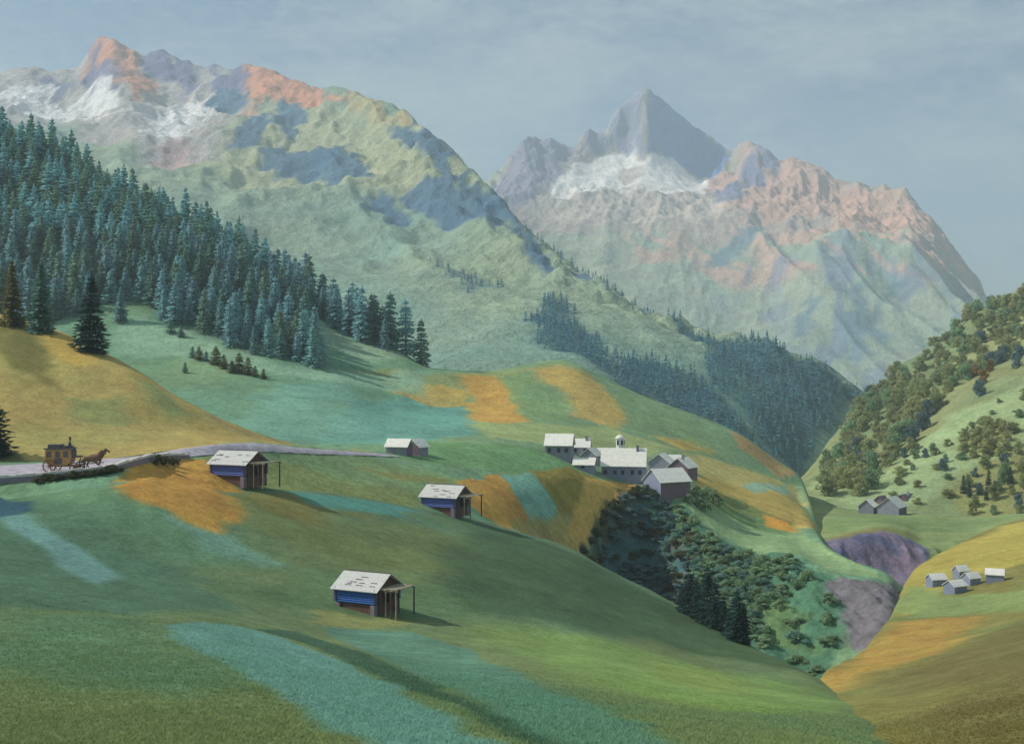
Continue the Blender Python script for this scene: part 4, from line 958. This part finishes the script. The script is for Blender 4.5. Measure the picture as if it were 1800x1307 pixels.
MT_VROOF = plain_mat('pale_village_roof', (232, 230, 220), .3, 1.6, bump=.5, stretch=(1, 3, 3), rnd=.08)
MT_GLASS = plain_mat('window_glass', (58, 60, 74), .2, 2, rough=.2)

def gable_body(m, L, W, hw, hr, z0, mat_side, mat_gable):
    x, y = L / 2, W / 2
    V = [(-x, -y, z0), (x, -y, z0), (x, y, z0), (-x, y, z0), (-x, -y, hw), (x, -y, hw), (x, y, hw), (-x, y, hw), (-x, 0, hw + hr), (x, 0, hw + hr)]
    m.add(V, [(0, 1, 5, 4), (2, 3, 7, 6)], mat_side)
    m.add(V, [(1, 2, 6, 9, 5), (3, 0, 4, 8, 7)], mat_gable)

def gable_roof(m, L, W, hw, hr, ox, oy, th, mat=0):
    x = L / 2 + ox; y = W / 2; s = hr / y
    for sg in (-1, 1):
        e = y + oy; ze = hw - s * oy + .02; zr = hw + hr + .02
        rows = 5
        for k in range(rows):                       # overlapping shingle courses
            a, b = k / rows, (k + 1) / rows + (.06 if k < rows - 1 else 0)
            ya, yb = e * (1 - a), e * (1 - b)
            if k == rows - 1: yb = 0
            za, zb = ze + (zr - ze) * a, ze + (zr - ze) * (1 - yb / e)
            lift = .02 * (k % 2)
            V = [(-x, sg * ya, za + lift), (x, sg * ya, za + lift), (x, sg * yb, zb), (-x, sg * yb, zb)]
            V += [(p[0], p[1], p[2] + th) for p in V]
            m.add(V, [(0, 1, 2, 3), (7, 6, 5, 4), (0, 4, 5, 1), (1, 5, 6, 2), (2, 6, 7, 3), (3, 7, 4, 0)], mat)

def hay_barn(S, px, py, rz, sc, label, wall_mat, porch=2.0, posts=3, dz=.3):
    t = thing('hay_barn', label, 'barn', S.hit(px, py) + Vector((0, 0, dz)), R(rz), 'log hay barns with post porches on the meadows')
    t.scale = (sc * rn.uniform(.97, 1.03), sc, sc * .74 * rn.uniform(.97, 1.03))
    L, W, hw, hr = 4.0, 3.7, 2.25, 1.45
    m = MB()
    # stone-and-beam base, log walls with projecting courses
    m.box(-L / 2 + .1, L / 2 - .1, -W / 2 + .1, W / 2 - .1, -1.0, .55, 0)
    m.build('base', MT_BROWN, t)
    m = MB(); gable_body(m, L, W, hw, hr, .55, 0, 1)
    k = 0
    z = .58
    while z < hw - .1:
        m.tube((-L / 2 - .22, -W / 2, z + .12), (L / 2 + .18, -W / 2, z + .12), .1, n=8, mat=0)
        m.tube((-L / 2 - .22, W / 2, z + .12), (L / 2 + .18, W / 2, z + .12), .1, n=8, mat=0)
        m.tube((L / 2, -W / 2 - .16, z + .23), (L / 2, W / 2 + .16, z + .23), .1, n=8, mat=1)
        m.tube((-L / 2, -W / 2 - .16, z + .23), (-L / 2, W / 2 + .16, z + .23), .1, n=8, mat=1)
        z += .23
    m.build('wall', [wall_mat, MT_BROWN], t)
    m = MB()
    for x, y in ((-L / 2 + .2, -W / 2 + .15), (L / 2 - .2, -W / 2 + .15), (-L / 2 + .2, W / 2 - .15), (L / 2 - .2, W / 2 - .15)):
        s = MB(); s.box(x - .2, x + .2, y - .28, y + .2, -1.0, .5); s.build('corner_stone', MT_STONE, t)
    m = MB(); gable_roof(m, L, W, hw, hr, .42, .34, .08)
    rng = random.Random(px)
    rf = m.build('roof', MT_ROOF, t)
    s = MB()
    for i in range(9):                               # weighting poles and stones lie on the shingles
        x = rng.uniform(-L / 2, L / 2); y = -rng.uniform(.3, W / 2 + .2); zz = hw + hr * (1 + y / (W / 2)) + .13
        s.tube((x - .25, y, zz), (x + rng.uniform(.2, .5), y, zz), .045, n=6)
    s.tube((-L / 2 - .4, 0, hw + hr + .12), (L / 2 + .42, 0, hw + hr + .12), .07, n=6)
    s.build('roof_pole', MT_POST, rf)
    # door in the gable
    d = MB(); d.box(L / 2 + .1, L / 2 + .14, -.55, .55, .55, 2.2); d.build('door', MT_DARK, t)
    # porch on posts beyond the gable
    x1 = L / 2 + porch
    pr = MB()
    pr.tube((L / 2 + .1, -W / 2 + .3, 2.27), (x1 + .2, -W / 2 + .3, 2.23), .08, n=6); pr.tube((L / 2 + .1, W / 2 - .5, 2.27), (x1 + .2, W / 2 - .5, 2.23), .08, n=6)
    for q in range(int(porch / .22)):
        xx = L / 2 + .2 + q * .22; pr.box(xx, xx + .17, -W / 2 + .12 + .09 * (q % 3), W / 2 - .32 - .12 * ((q * 2) % 3), 2.35, 2.39 + .012 * (q % 2))
    pr.build('porch_roof', MT_PALEPOST, t)
    for i in range(posts):
        x = L / 2 + .35 + (porch - .35) * i / (posts - 1)
        p = MB(); p.tube((x, -W / 2 + .3, -1.0), (x, -W / 2 + .3, 2.215), .075, .065, 7)
        if i < posts - 1:
            dx = (porch - .35) / (posts - 1)
            for q in range(5):
                a0, a1 = math.pi * q / 5, math.pi * (q + 1) / 5
                p.tube((x + dx / 2 - dx / 2 * math.cos(a0), -W / 2 + .3, 1.75 + .4 * math.sin(a0)), (x + dx / 2 - dx / 2 * math.cos(a1), -W / 2 + .3, 1.75 + .4 * math.sin(a1)), .045, n=5)
        p.build('post', MT_PALEPOST if i % 2 else MT_POST, t)
    for i in (0, posts - 1):
        x = L / 2 + .35 + (porch - .35) * i / (posts - 1)
        p = MB(); p.tube((x, W / 2 - .5, -1.0), (x, W / 2 - .5, 2.215), .075, .065, 7); p.build('post', MT_POST, t)
    return t

hay_barn(meadow, 646, 1068, -27, 1.0, 'hay barn with shade-blue log wall and pale roof in the foreground meadow', MT_SHADEWOOD, 1.9, 4)
hay_barn(valley, 420, 848, -24, 1.18, 'hay barn with shade-violet wall under a pale roof beside the road', MT_SHADEVIOLET, 2.0, 4, .5)
hay_barn(meadow, 784, 902, -24, 1.32, 'hay barn with shade-violet wall and brown gable next to the deep orange field', MT_SHADEWOOD if False else MT_SHADEVIOLET, 1.8, 3, .6)

def house(name, S, px, py, rz, L, W, hw, hr, label, wall, roof, gable=None, group=None, chimney=None, win=0, door=False, ox=.35, oy=.4, base=1.6, dz=0, cat='house'):
    p = S.hit(px, py); p.z += dz
    t = thing(name, label, cat, p, R(rz), group)
    m = MB(); gable_body(m, L, W, hw, hr, -base, 0, 1)
    wb = m.build('wall', [wall, gable or wall], t)
    m = MB(); gable_roof(m, L, W, hw, hr, ox, oy, .12)
    rf = m.build('roof', roof, t)
    if chimney is not None:
        c = MB(); z = hw + hr; c.box(chimney - .3, chimney + .3, -.75, -.2, z - 1.2, z + .75); c.box(chimney - .36, chimney + .36, -.81, -.14, z + .752, z + .86); c.build('chimney', MT_PLASTER, rf)
    for i in range(win):
        x = -L / 2 + L * (i + .5) / win + (.12 if i % 2 else -.1)
        w = MB(); w.box(x - .42, x + .42, -W / 2 - .05, -W / 2 + .02, hw * .38, hw * .38 + 1.05); wo = w.build('window', MT_MAUVE, t)
        g = MB(); g.box(x - .34, x - .02, -W / 2 - .07, -W / 2 - .052, hw * .38 + .08, hw * .38 + .97); g.box(x + .02, x + .34, -W / 2 - .07, -W / 2 - .052, hw * .38 + .08, hw * .38 + .97); g.build('pane', MT_GLASS, wo)
    if door:
        d = MB(); d.box(L / 2 - .02, L / 2 + .05, -.5, .5, -.2, 2.0); d.build('door', MT_DARK, t)
    return t

# small pair of barns on the green hummock
house('barn', valley, 702, 798, -16, 4.2, 3.2, 1.7, 1.2, 'small barn with pale roof, left one of the adjoining pair on the green hummock', MT_PLASTER, MT_VROOF, MT_MAUVE, 'small adjoining barns on the hummock', cat='barn')
house('barn', valley, 733, 798, 62, 3.4, 3.0, 1.7, 1.25, 'small grey barn, right one of the adjoining pair on the green hummock', MT_PLASTER, MT_VROOF, MT_MAUVE, 'small adjoining barns on the hummock', cat='barn')
VG = 'houses of the village in the middle'
house('house', valley, 984, 802, -10, 6.0, 5.5, 2.9, 2.3, 'long pale-roofed house at the far left end of the village', MT_PLASTER, MT_VROOF, None, VG, win=3)
house('house', valley, 1021, 800, -8, 4.4, 4.6, 2.3, 1.7, 'low pale-roofed house second from the left in the village', MT_PLASTER, MT_VROOF, None, VG, chimney=1.5, win=2)
house('house', valley, 1052, 808, 20, 4.6, 3.6, 1.7, 1.2, 'small low grey house behind the left side of the largest house', MT_PLASTER, MT_VROOF, None, VG)
house('house', valley, 1028, 826, -12, 4.6, 4.0, 1.5, 1.3, 'small pale-roofed house in front at the left of the largest house', MT_PLASTER_B, MT_VROOF, None, VG, win=1)
house('house', valley, 1097, 842, -9, 10.0, 6.5, 3.6, 3.6, 'largest village house with broad pale roof and blue-grey wall', MT_PLASTER_B, MT_VROOF, MT_MAUVE, VG, chimney=3.2, win=5, door=True)
house('house', valley, 1163, 826, 68, 5.6, 5.4, 2.2, 2.0, 'grey gabled house at the back right of the village', MT_PLASTER, MT_VROOF, None, VG)
house('house', valley, 1200, 836, 58, 6.0, 5.4, 2.4, 2.1, 'mauve gabled house at the right end of the village', MT_MAUVE, MT_VROOF, None, VG, chimney=-1)
house('house', valley, 1172, 866, 30, 8.4, 6.6, 3.0, 2.6, 'front house with grey gable and mauve long wall above the ravine', MT_MAUVE, MT_VROOF, MT_PLASTER_B, VG, base=3.0)
house('house', valley, 1040, 812, 64, 4.2, 3.6, 1.9, 1.5, 'tiny house end-on between the two left rows of the village', MT_PLASTER, MT_VROOF, None, VG)
house('house', valley, 1184, 824, 10, 4.4, 3.8, 2.0, 1.6, 'small pale-roofed house behind the mauve house at the back of the village', MT_PLASTER_B, MT_VROOF, None, VG)
house('house', valley, 1140, 846, -30, 3.6, 3.2, 1.7, 1.2, 'small shed between the largest house and the front house', MT_PLASTER, MT_VROOF, None, VG)
# church tower behind the largest house
p = valley.hit(1096, 836); p.y += 9; p.z = valley.height(p.x, p.y)
t = thing('church_tower', 'little round-capped pale church tower above the largest village house', 'tower', p, R(20)); t.scale = (.85, .85, .9)
m = MB(); m.tube((0, 0, -1), (0, 0, 8.9), 1.25, 1.2, 10); m.build('shaft', MT_PLASTER_W, t)
m = MB(); m.tube((0, 0, 8.9), (0, 0, 9.2), 1.5, 1.5, 10); m.tube((0, 0, 9.2), (0, 0, 9.75), 1.35, .85, 10); m.tube((0, 0, 9.75), (0, 0, 10.0), .85, .2, 10); m.build('cap', MT_VROOF, t)
for a in (-150, -90, -30):
    m = MB(); M = Matrix.Rotation(R(a), 4, 'Z'); m.box(1.1, 1.27, -.3, .3, 7.2, 8.5, M=M); m.build('belfry_window', MT_GLASS, t)
# hamlet at the foot of the right hillside
HG = 'houses of the hamlet at the foot of the right hillside'
house('house', bank, 1526, 901, 60, 5.4, 4.6, 2.3, 2.0, 'grey gabled house at the left of the hamlet under the right hillside', MT_PLASTER, MT_VROOF, None, HG)
house('house', bank, 1568, 903, 56, 8.0, 6.6, 2.6, 2.7, 'grey-violet gabled house in the middle of the hamlet', MT_MAUVE, MT_VROOF, MT_PLASTER, HG)
house('house', bank, 1594, 894, 40, 6.0, 5.0, 3.0, 2.4, 'brown house behind at the right of the hamlet', MT_BROWN, MT_MAUVE, None, HG, chimney=0)
house('house', bank, 1549, 893, 50, 4.6, 4.2, 2.6, 2.0, 'small mauve-roofed house behind the middle of the hamlet', MT_MAUVE, MT_MAUVE, None, HG)
# little white-roofed huts on the near right slope
WG = 'little huts on the right slope'
for px, py, rz, L, W, lab in [(1646, 1029, 14, 3.0, 2.3, 'little pale-roofed hut at the left end of the hut cluster'), (1689, 1014, 20, 2.3, 2.0, 'little pale-roofed hut at the top of the hut cluster'),
                              (1707, 1027, 24, 2.5, 2.1, 'little pale-roofed hut in the middle right of the hut cluster'), (1679, 1041, 28, 3.1, 2.6, 'little pale-roofed hut at the bottom front of the hut cluster'), (1749, 1021, -24, 3.0, 2.3, 'little pale-roofed hut standing apart at the right')]:
    house('hut', near, px, py, rz, L, W, 1.35, .85, lab, MT_PLASTER_B, MT_PLASTER_W, MT_PLASTER_B, WG, ox=.18, oy=.18, base=1.2, cat='hut')
# ------------------------------------------------------------------ stage coach
MT_COACH = plain_mat('ochre_coach_paint', (190, 146, 94), .25, 2, rough=.5)
MT_COACHD = plain_mat('dark_coach_leather', (108, 98, 100), .25, 2, rough=.6)
MT_WHEEL = plain_mat('wheel_wood', (140, 104, 72), .25, 3)
MT_HORSE = plain_mat('brown_horse_coat', (124, 94, 74), .25, 1.5, rough=.6)
MT_MANE = plain_mat('dark_mane', (44, 36, 36), .2, 4)
MT_COAT = plain_mat('blue_coat', (72, 80, 104), .2, 4)
MT_SKIN = plain_mat('skin', (190, 146, 120), .1, 4)

def skinned(name, nodes, edges, mat, parent=None, sub=2):
    """one continuous body grown round a skeleton"""
    me = bpy.data.meshes.new(name); me.from_pydata([n[0] for n in nodes], edges, []); me.update()
    o = bpy.data.objects.new(name, me); COL.objects.link(o)
    if not me.skin_vertices: bpy.context.view_layer.update()
    sk = o.modifiers.new('skin', 'SKIN'); sk.use_smooth_shade = True
    for i, n in enumerate(nodes):
        me.skin_vertices[0].data[i].radius = (n[1], n[2] if len(n) > 2 else n[1])
    me.skin_vertices[0].data[0].use_root = True
    sb = o.modifiers.new('sub', 'SUBSURF'); sb.levels = sub; sb.render_levels = sub
    dg = bpy.context.evaluated_depsgraph_get(); dg.update()
    new = bpy.data.meshes.new_from_object(o.evaluated_get(dg)); new.name = name
    o.modifiers.clear(); o.data = new; bpy.data.meshes.remove(me)
    new.materials.clear(); new.materials.append(mat)
    new.polygons.foreach_set('use_smooth', [True] * len(new.polygons))
    if parent: o.parent = parent
    return o




base = valley.hit(106, 833); nxt = valley.hit(175, 828)
dirv = nxt - base; ang = math.atan2(dirv.y, dirv.x)
c0 = base + Vector((0, .9, .14))
t = thing('stage_coach', 'ochre horse-drawn coach with dark roof on the road at the left', 'coach', c0, ang)
t.scale = (1.12, 1.12, 1.12)
m = MB()
prof = [(-1.45, 1.0), (-1.1, .72), (.55, .72), (.9, 1.0), (1.0, 1.6), (.95, 2.25), (-1.5, 2.25), (-1.55, 1.6)]
m.prism(prof, -.72, .72); m.build('body', MT_COACH, t)
m = MB(); m.box(-1.65, 1.1, -.82, .82, 2.25, 2.36); m.box(-1.3, -.1, -.6, .6, 2.36, 2.72); m.box(-.05, .45, -.5, .5, 2.36, 2.58); m.build('roof', MT_COACHD, t)
for x in (-1.15, -.3, .45):
    m = MB(); m.box(x - .22, x + .22, -.75, -.71, 1.5, 2.05); m.build('window', MT_COACHD, t)
m = MB(); m.box(-.62, .12, -.745, -.722, .82, 1.42); m.build('door', MT_COACHD, t)
m = MB(); m.box(1.0, 1.75, -.6, .6, 1.45, 1.6); m.box(1.0, 1.1, -.6, .6, 1.6, 2.15); m.box(1.7, 1.95, -.6, .6, .95, 1.05); m.build('driver_seat', MT_COACHD, t)
m = MB(); m.tube((1.4, 0, .75), (3.9, 0, .95), .05, n=6); m.tube((1.9, -.7, .75), (1.9, .7, .75), .04, n=6); m.box(-1.3, 1.6, -.12, .12, .55, .72); m.tube((-1.05, -.85, .66), (-1.05, .85, .66), .05, n=6); m.tube((1.35, -.85, .5), (1.35, .85, .5), .05, n=6); m.build('shaft', MT_WHEEL, t)
for x, r in ((-1.05, .66), (1.35, .5)):
    for y in (-.86, .86):
        wh = MB(); n = 20
        V = []; F = []
        for i in range(n):
            a = 2 * math.pi * i / n
            for rr, dy in ((r, -.05), (r, .05), (r - .09, .05), (r - .09, -.05)): V.append((x + rr * math.cos(a), y + dy, r + rr * math.sin(a)))
        for i in range(n):
            b, c = i * 4, ((i + 1) % n) * 4
            F += [(b + k, b + (k + 1) % 4, c + (k + 1) % 4, c + k) for k in range(4)]
        wh.add(V, F); wo = wh.build('wheel', MT_WHEEL, t)
        sp = MB(); sp.tube((x, y - .12, r), (x, y + .12, r), .1, n=8)
        for i in range(10):
            a = 2 * math.pi * i / 10; sp.tube((x, y, r), (x + (r - .06) * math.cos(a), y, r + (r - .06) * math.sin(a)), .028, n=5)
        sp.build('spokes', MT_WHEEL, wo)

# driver on the box
S_ = 1.12
dx = c0 + Matrix.Rotation(ang, 3, 'Z') @ Vector((.62 * S_, -.05 * S_, 2.36 * S_))
pt = thing('person', 'driver in a dark blue coat and hat sitting up on the coach', 'person', dx, ang)
ND = [((0, 0, .12), .17, .15), ((0, 0, .38), .16, .2), ((0, 0, .58), .13, .2), ((.02, 0, .7), .06), ((.05, 0, .86), .1, .095), ((.07, 0, .97), .075),
      ((.02, .2, .55), .07), ((.1, .26, .28), .055), ((.36, .14, .3), .04), ((.02, -.2, .55), .07), ((.1, -.26, .28), .055), ((.36, -.14, .3), .04),
      ((.1, .1, .1), .1), ((.48, .12, .1), .085), ((.52, .12, -.32), .06), ((.64, .12, -.36), .045), ((.1, -.1, .1), .1), ((.48, -.12, .1), .085), ((.52, -.12, -.32), .06), ((.64, -.12, -.36), .045)]
ED = [(0, 1), (1, 2), (2, 3), (3, 4), (4, 5), (2, 6), (6, 7), (7, 8), (2, 9), (9, 10), (10, 11), (0, 12), (12, 13), (13, 14), (14, 15), (0, 16), (16, 17), (17, 18), (18, 19)]
skinned('body', ND, ED, MT_COAT, pt, 1)
m = MB(); m.tube((.05, 0, .965), (.05, 0, .985), .2, .2, 12); m.tube((.05, 0, .985), (.05, 0, 1.2), .12, .11, 12); m.build('hat', MT_MANE, pt)
m = MB(); m.tube((.14, 0, .86), (.19, 0, .85), .055, .03, 8); m.tube((.19, 0, .86), (.205, 0, .84), .018, .012, 6); m.build('face', MT_SKIN, pt)
m = MB()
for sg in (-1, 1):
    for k in range(4): m.tube((.38, sg * .14, .33 - k * .02), (.44, sg * (.13 - .01 * k), .32 - k * .02), .011, .009, 5)
m.build('hands', MT_SKIN, pt)

# the pair of horses
def horse(off, label, seed):
    p = c0 + Matrix.Rotation(ang, 3, 'Z') @ Vector((off[0] * S_, off[1] * S_, 0))
    p.z = valley.height(p.x, p.y) + .12
    h = thing('horse', label, 'horse', p, ang, 'pair of horses drawing the coach'); h.scale = (1.12, 1.12, 1.12)
    s = seed
    N_ = [((-.1, 0, 1.12), .27, .29), ((-.62, 0, 1.16), .26, .27), ((.45, 0, 1.12), .25, .31), ((.72, 0, 1.3), .18, .24), ((.98, 0, 1.62), .12, .16), ((1.12, 0, 1.86), .1, .13), ((1.36, 0, 1.72), .075, .09), ((1.52, 0, 1.58), .06, .065),
          ((-.66, .16, .98), .17, .15), ((-.55, .17, .72), .1), ((-.74, .17, .5), .06), ((-.72 - .1 * s, .17, .12), .045), ((-.66 - .1 * s, .17, .03), .06),
          ((-.66, -.16, .98), .17, .15), ((-.5, -.17, .72), .1), ((-.66, -.17, .5), .06), ((-.6 + .1 * s, -.17, .12), .045), ((-.54 + .1 * s, -.17, .03), .06),
          ((.52, .15, .88), .12), ((.56 + .1 * s, .15, .52), .065), ((.54 + .05 * s, .15, .12), .042), ((.6 + .05 * s, .15, .03), .058),
          ((.52, -.15, .88), .12), ((.66 + .12 * s, -.15, .56), .065), ((.58 + .2 * s, -.15, .2), .042), ((.64 + .2 * s, -.15, .1), .056),
          ((1.1, .07, 2.0), .03), ((1.1, -.07, 2.0), .03)]
    E_ = [(0, 1), (0, 2), (2, 3), (3, 4), (4, 5), (5, 6), (6, 7), (1, 8), (8, 9), (9, 10), (10, 11), (11, 12), (1, 13), (13, 14), (14, 15), (15, 16), (16, 17), (2, 18), (18, 19), (19, 20), (20, 21), (2, 22), (22, 23), (23, 24), (24, 25), (5, 26), (5, 27)]
    skinned('body', N_, E_, MT_HORSE, h, 2)
    mm = MB()
    for k in range(9):
        f = k / 8; x = .68 + .44 * f; z = 1.48 + .5 * f
        mm.tube((x - .06, 0, z), (x - .14, -.08, z - .22), .05, .015, 5)
    mm.build('mane', MT_MANE, h)
    mm = MB(); mm.path([(-.86, 0, 1.22), (-1.0, 0, 1.05), (-1.02, 0, .6)], [.05, .07, .02], 6); mm.build('tail', MT_MANE, h)
    mm = MB()
    for i in range(12):
        a, b = 2 * math.pi * i / 12, 2 * math.pi * (i + 1) / 12
        mm.tube((.62 + .1 * math.sin(a), .27 * math.cos(a), 1.2 + .3 * math.sin(a)), (.62 + .1 * math.sin(b), .27 * math.cos(b), 1.2 + .3 * math.sin(b)), .045, n=5)
    mm.tube((.6, -.3, 1.1), (-1.3, -.3, .85), .02, n=4); mm.tube((.6, .3, 1.1), (-1.3, .3, .85), .02, n=4)
    mm.build('harness', MT_COACHD, h)
horse((2.75, -.48), 'brown horse nearer the wall in the pair drawing the coach', 1)
horse((2.85, .48), 'brown horse on the far side of the pair drawing the coach', -1)
# ------------------------------------------------------------------ grass blades of the nearest meadow
def grass(S, name, n, d0, d1, seed, label, big=1.0):
    r = np.random.default_rng(seed)
    nr, nc = S.X.shape
    ok = (S.Y > d0) & (S.Y < d1)
    px = CX + S.X / S.Y * FOC
    ok &= (px > -60) & (px < 1860)
    other = near if S is meadow else meadow
    cand = np.argwhere(ok)
    wgt = (S.Y[ok] ** -0.2) * np.gradient(S.Y, axis=0)[ok] * S.Y[ok]; wgt = np.abs(wgt) * np.clip((d1 - S.Y[ok]) / (d1 - d0), 0, 1) ** 1.3; wgt /= wgt.sum()
    pk = cand[r.choice(len(cand), n, p=wgt)]
    rr = np.clip(pk[:, 0], 1, nr - 2); jj = np.clip(pk[:, 1], 1, nc - 2)
    a = r.random(n); b = r.random(n)
    def g(A): return (A[rr, jj] * (1 - a) + A[rr, jj + 1] * a) * (1 - b) + (A[rr + 1, jj] * (1 - a) + A[rr + 1, jj + 1] * a) * b
    X, Y, Z = g(S.X), g(S.Y), g(S.Zg)
    C = lin(S.col[rr, jj]) * GAIN_NEAR
    K = 5
    V = np.zeros((n, K, 3, 3)); 
    clump = fbm(X / 3, Y / 3, 3, 7) * .5 + 1
    for k in range(K):
        an = r.random(n) * 6.283; h = r.uniform(.035, .10, n) * clump * np.clip((d1 + 12 - Y) / 40, .3, 1) * big; w = r.uniform(.012, .028, n) * big
        ox, oy = r.normal(0, .07, n), r.normal(0, .07, n)
        ln = r.uniform(.9, 2.0, n) * h
        V[:, k, 0] = np.stack([X + ox - np.sin(an) * w, Y + oy + np.cos(an) * w, Z - .02], 1)
        V[:, k, 1] = np.stack([X + ox + np.sin(an) * w, Y + oy - np.cos(an) * w, Z - .02], 1)
        V[:, k, 2] = np.stack([X + ox + np.cos(an) * ln, Y + oy + np.sin(an) * ln, Z + h], 1)
    me = bpy.data.meshes.new(name); vs = V.reshape(-1, 3); nt = n * K
    me.vertices.add(len(vs)); me.vertices.foreach_set('co', vs.astype(np.float32).ravel())
    me.loops.add(len(vs)); me.loops.foreach_set('vertex_index', np.arange(len(vs), dtype=np.int32))
    me.polygons.add(nt); me.polygons.foreach_set('loop_start', np.arange(0, nt * 3, 3, dtype=np.int32))
    me.update(calc_edges=True)
    col = np.repeat(C * r.uniform(1.25, 1.75, (n, 1)) * np.array([1.03, 1.0, .93]), K * 3, 0)
    ca = me.color_attributes.new('Col', 'FLOAT_COLOR', 'POINT')
    ca.data.foreach_set('color', np.concatenate([col, np.ones((len(col), 1))], 1).astype(np.float32).ravel())
    m, nt_, N, L, bs = nodes_of(name + '_blades')
    at = N.new('ShaderNodeAttribute'); at.attribute_name = 'Col'; L.new(at.outputs['Color'], bs.inputs['Base Color'])
    bs.inputs['Roughness'].default_value = .8; bs.inputs['Specular IOR Level'].default_value = .1
    tl = N.new('ShaderNodeBsdfTranslucent'); L.new(at.outputs['Color'], tl.inputs['Color']); ms = N.new('ShaderNodeMixShader'); ms.inputs[0].default_value = .4
    L.new(bs.outputs[0], ms.inputs[1]); L.new(tl.outputs[0], ms.inputs[2]); L.new(ms.outputs[0], N['Material Output'].inputs['Surface'])
    me.materials.append(m)
    o = bpy.data.objects.new(name, me); COL.objects.link(o); o['kind'] = 'stuff'; o['label'] = label; o['category'] = 'grass'
grass(meadow, 'grass', 70000, 24, 92, 1, 'short meadow grass in the foreground')
grass(near, 'grass', 14000, 40, 92, 2, 'short grass on the dark near slope at the right')
# ------------------------------------------------------------------ light, air, camera
SUN_EL, SUN_AZ = R(40), R(-84)       # azimuth from +Y towards +X
sd = Vector((math.sin(SUN_AZ) * math.cos(SUN_EL), math.cos(SUN_AZ) * math.cos(SUN_EL), math.sin(SUN_EL)))
sun = bpy.data.lights.new('sun', 'SUN'); sun.energy = 4.2; sun.angle = R(0.55); sun.color = (1.0, 0.94, 0.86)
so = bpy.data.objects.new('sun', sun); COL.objects.link(so); so.rotation_euler = sd.to_track_quat('Z', 'Y').to_euler()

w = bpy.data.worlds.new('World'); SC.world = w; w.use_nodes = True
nt = w.node_tree; N = nt.nodes; L = nt.links
bg = N['Background']; bg.inputs['Strength'].default_value = 0.15
sky = N.new('ShaderNodeTexSky'); sky.sky_type = 'NISHITA'; sky.sun_disc = False
sky.sun_elevation = SUN_EL; sky.sun_rotation = SUN_AZ; sky.altitude = 1500; sky.air_density = 1.0; sky.dust_density = 1.2; sky.ozone_density = 1.5
tc = N.new('ShaderNodeTexCoord'); mp = N.new('ShaderNodeMapping'); mp.inputs['Scale'].default_value = (1.0, 1.0, 2.8)
mp.inputs['Rotation'].default_value = (0, R(24), 0)
L.new(tc.outputs['Generated'], mp.inputs['Vector'])
n = N.new('ShaderNodeTexNoise'); n.inputs['Scale'].default_value = 4.2; n.inputs['Detail'].default_value = 9; n.inputs['Roughness'].default_value = 0.62
L.new(mp.outputs[0], n.inputs['Vector'])
r = N.new('ShaderNodeMapRange'); r.inputs['From Min'].default_value = 0.40; r.inputs['From Max'].default_value = 0.60; r.inputs['To Min'].default_value = 0.1; r.inputs['To Max'].default_value = 0.9
L.new(n.outputs['Fac'], r.inputs['Value'])
mx = N.new('ShaderNodeMix'); mx.data_type = 'RGBA'
n2 = N.new('ShaderNodeTexNoise'); n2.inputs['Scale'].default_value = 60; n2.inputs['Detail'].default_value = 5; n2.inputs['Roughness'].default_value = .7; L.new(mp.outputs[0], n2.inputs['Vector'])
ma = N.new('ShaderNodeMath'); ma.operation = 'MULTIPLY_ADD'; ma.inputs[1].default_value = 1.3; L.new(n2.outputs['Fac'], ma.inputs[0]); ma.inputs[2].default_value = -.65
mb = N.new('ShaderNodeMath'); mb.operation = 'ADD'; mb.use_clamp = True; L.new(ma.outputs[0], mb.inputs[0]); L.new(r.outputs[0], mb.inputs[1])
L.new(mb.outputs[0], mx.inputs['Factor']); hs = N.new('ShaderNodeHueSaturation'); hs.inputs['Saturation'].default_value = 1.1; hs.inputs['Value'].default_value = .5; L.new(sky.outputs[0], hs.inputs['Color'])
L.new(hs.outputs[0], mx.inputs['A']); mx.inputs['B'].default_value = (2.3, 2.78, 2.98, 1)
L.new(mx.outputs['Result'], bg.inputs['Color'])

# air
bm = bmesh.new(); bmesh.ops.create_cube(bm, size=1)
me = bpy.data.meshes.new('haze'); bm.to_mesh(me); bm.free()
hz = bpy.data.objects.new('haze', me); COL.objects.link(hz)
hz.scale = (14200, 14200, 1330); hz.location = (0, 0, -97 + 665); hz['kind'] = 'stuff'
hm = bpy.data.materials.new('haze'); hm.use_nodes = True; hn = hm.node_tree
hn.nodes.remove(hn.nodes['Principled BSDF'])
pv = hn.nodes.new('ShaderNodeVolumePrincipled'); pv.inputs['Color'].default_value = (0.71, 0.86, 0.96, 1); pv.inputs['Density'].default_value = 0.0002; pv.inputs['Anisotropy'].default_value = 0.1
hn.links.new(pv.outputs[0], hn.nodes['Material Output'].inputs['Volume'])
me.materials.append(hm)

cam = bpy.data.cameras.new('camera'); cam.sensor_width = 36; cam.lens = 36 * FOC / 1800; cam.clip_end = 40000; cam.clip_start = 0.1
co = bpy.data.objects.new('camera', cam); COL.objects.link(co); co.rotation_euler = (R(90), 0, 0); SC.camera = co
SC.view_settings.view_transform = 'Standard'; SC.view_settings.look = 'None'; SC.view_settings.exposure = 0.2; SC.view_settings.gamma = 1.0
SC.render.engine = 'CYCLES'
SC.cycles.use_denoising = True
SC.cycles.max_bounces = 6; SC.cycles.diffuse_bounces = 3; SC.cycles.volume_bounces = 1; SC.cycles.transparent_max_bounces = 8
SC.cycles.sample_clamp_indirect = 4
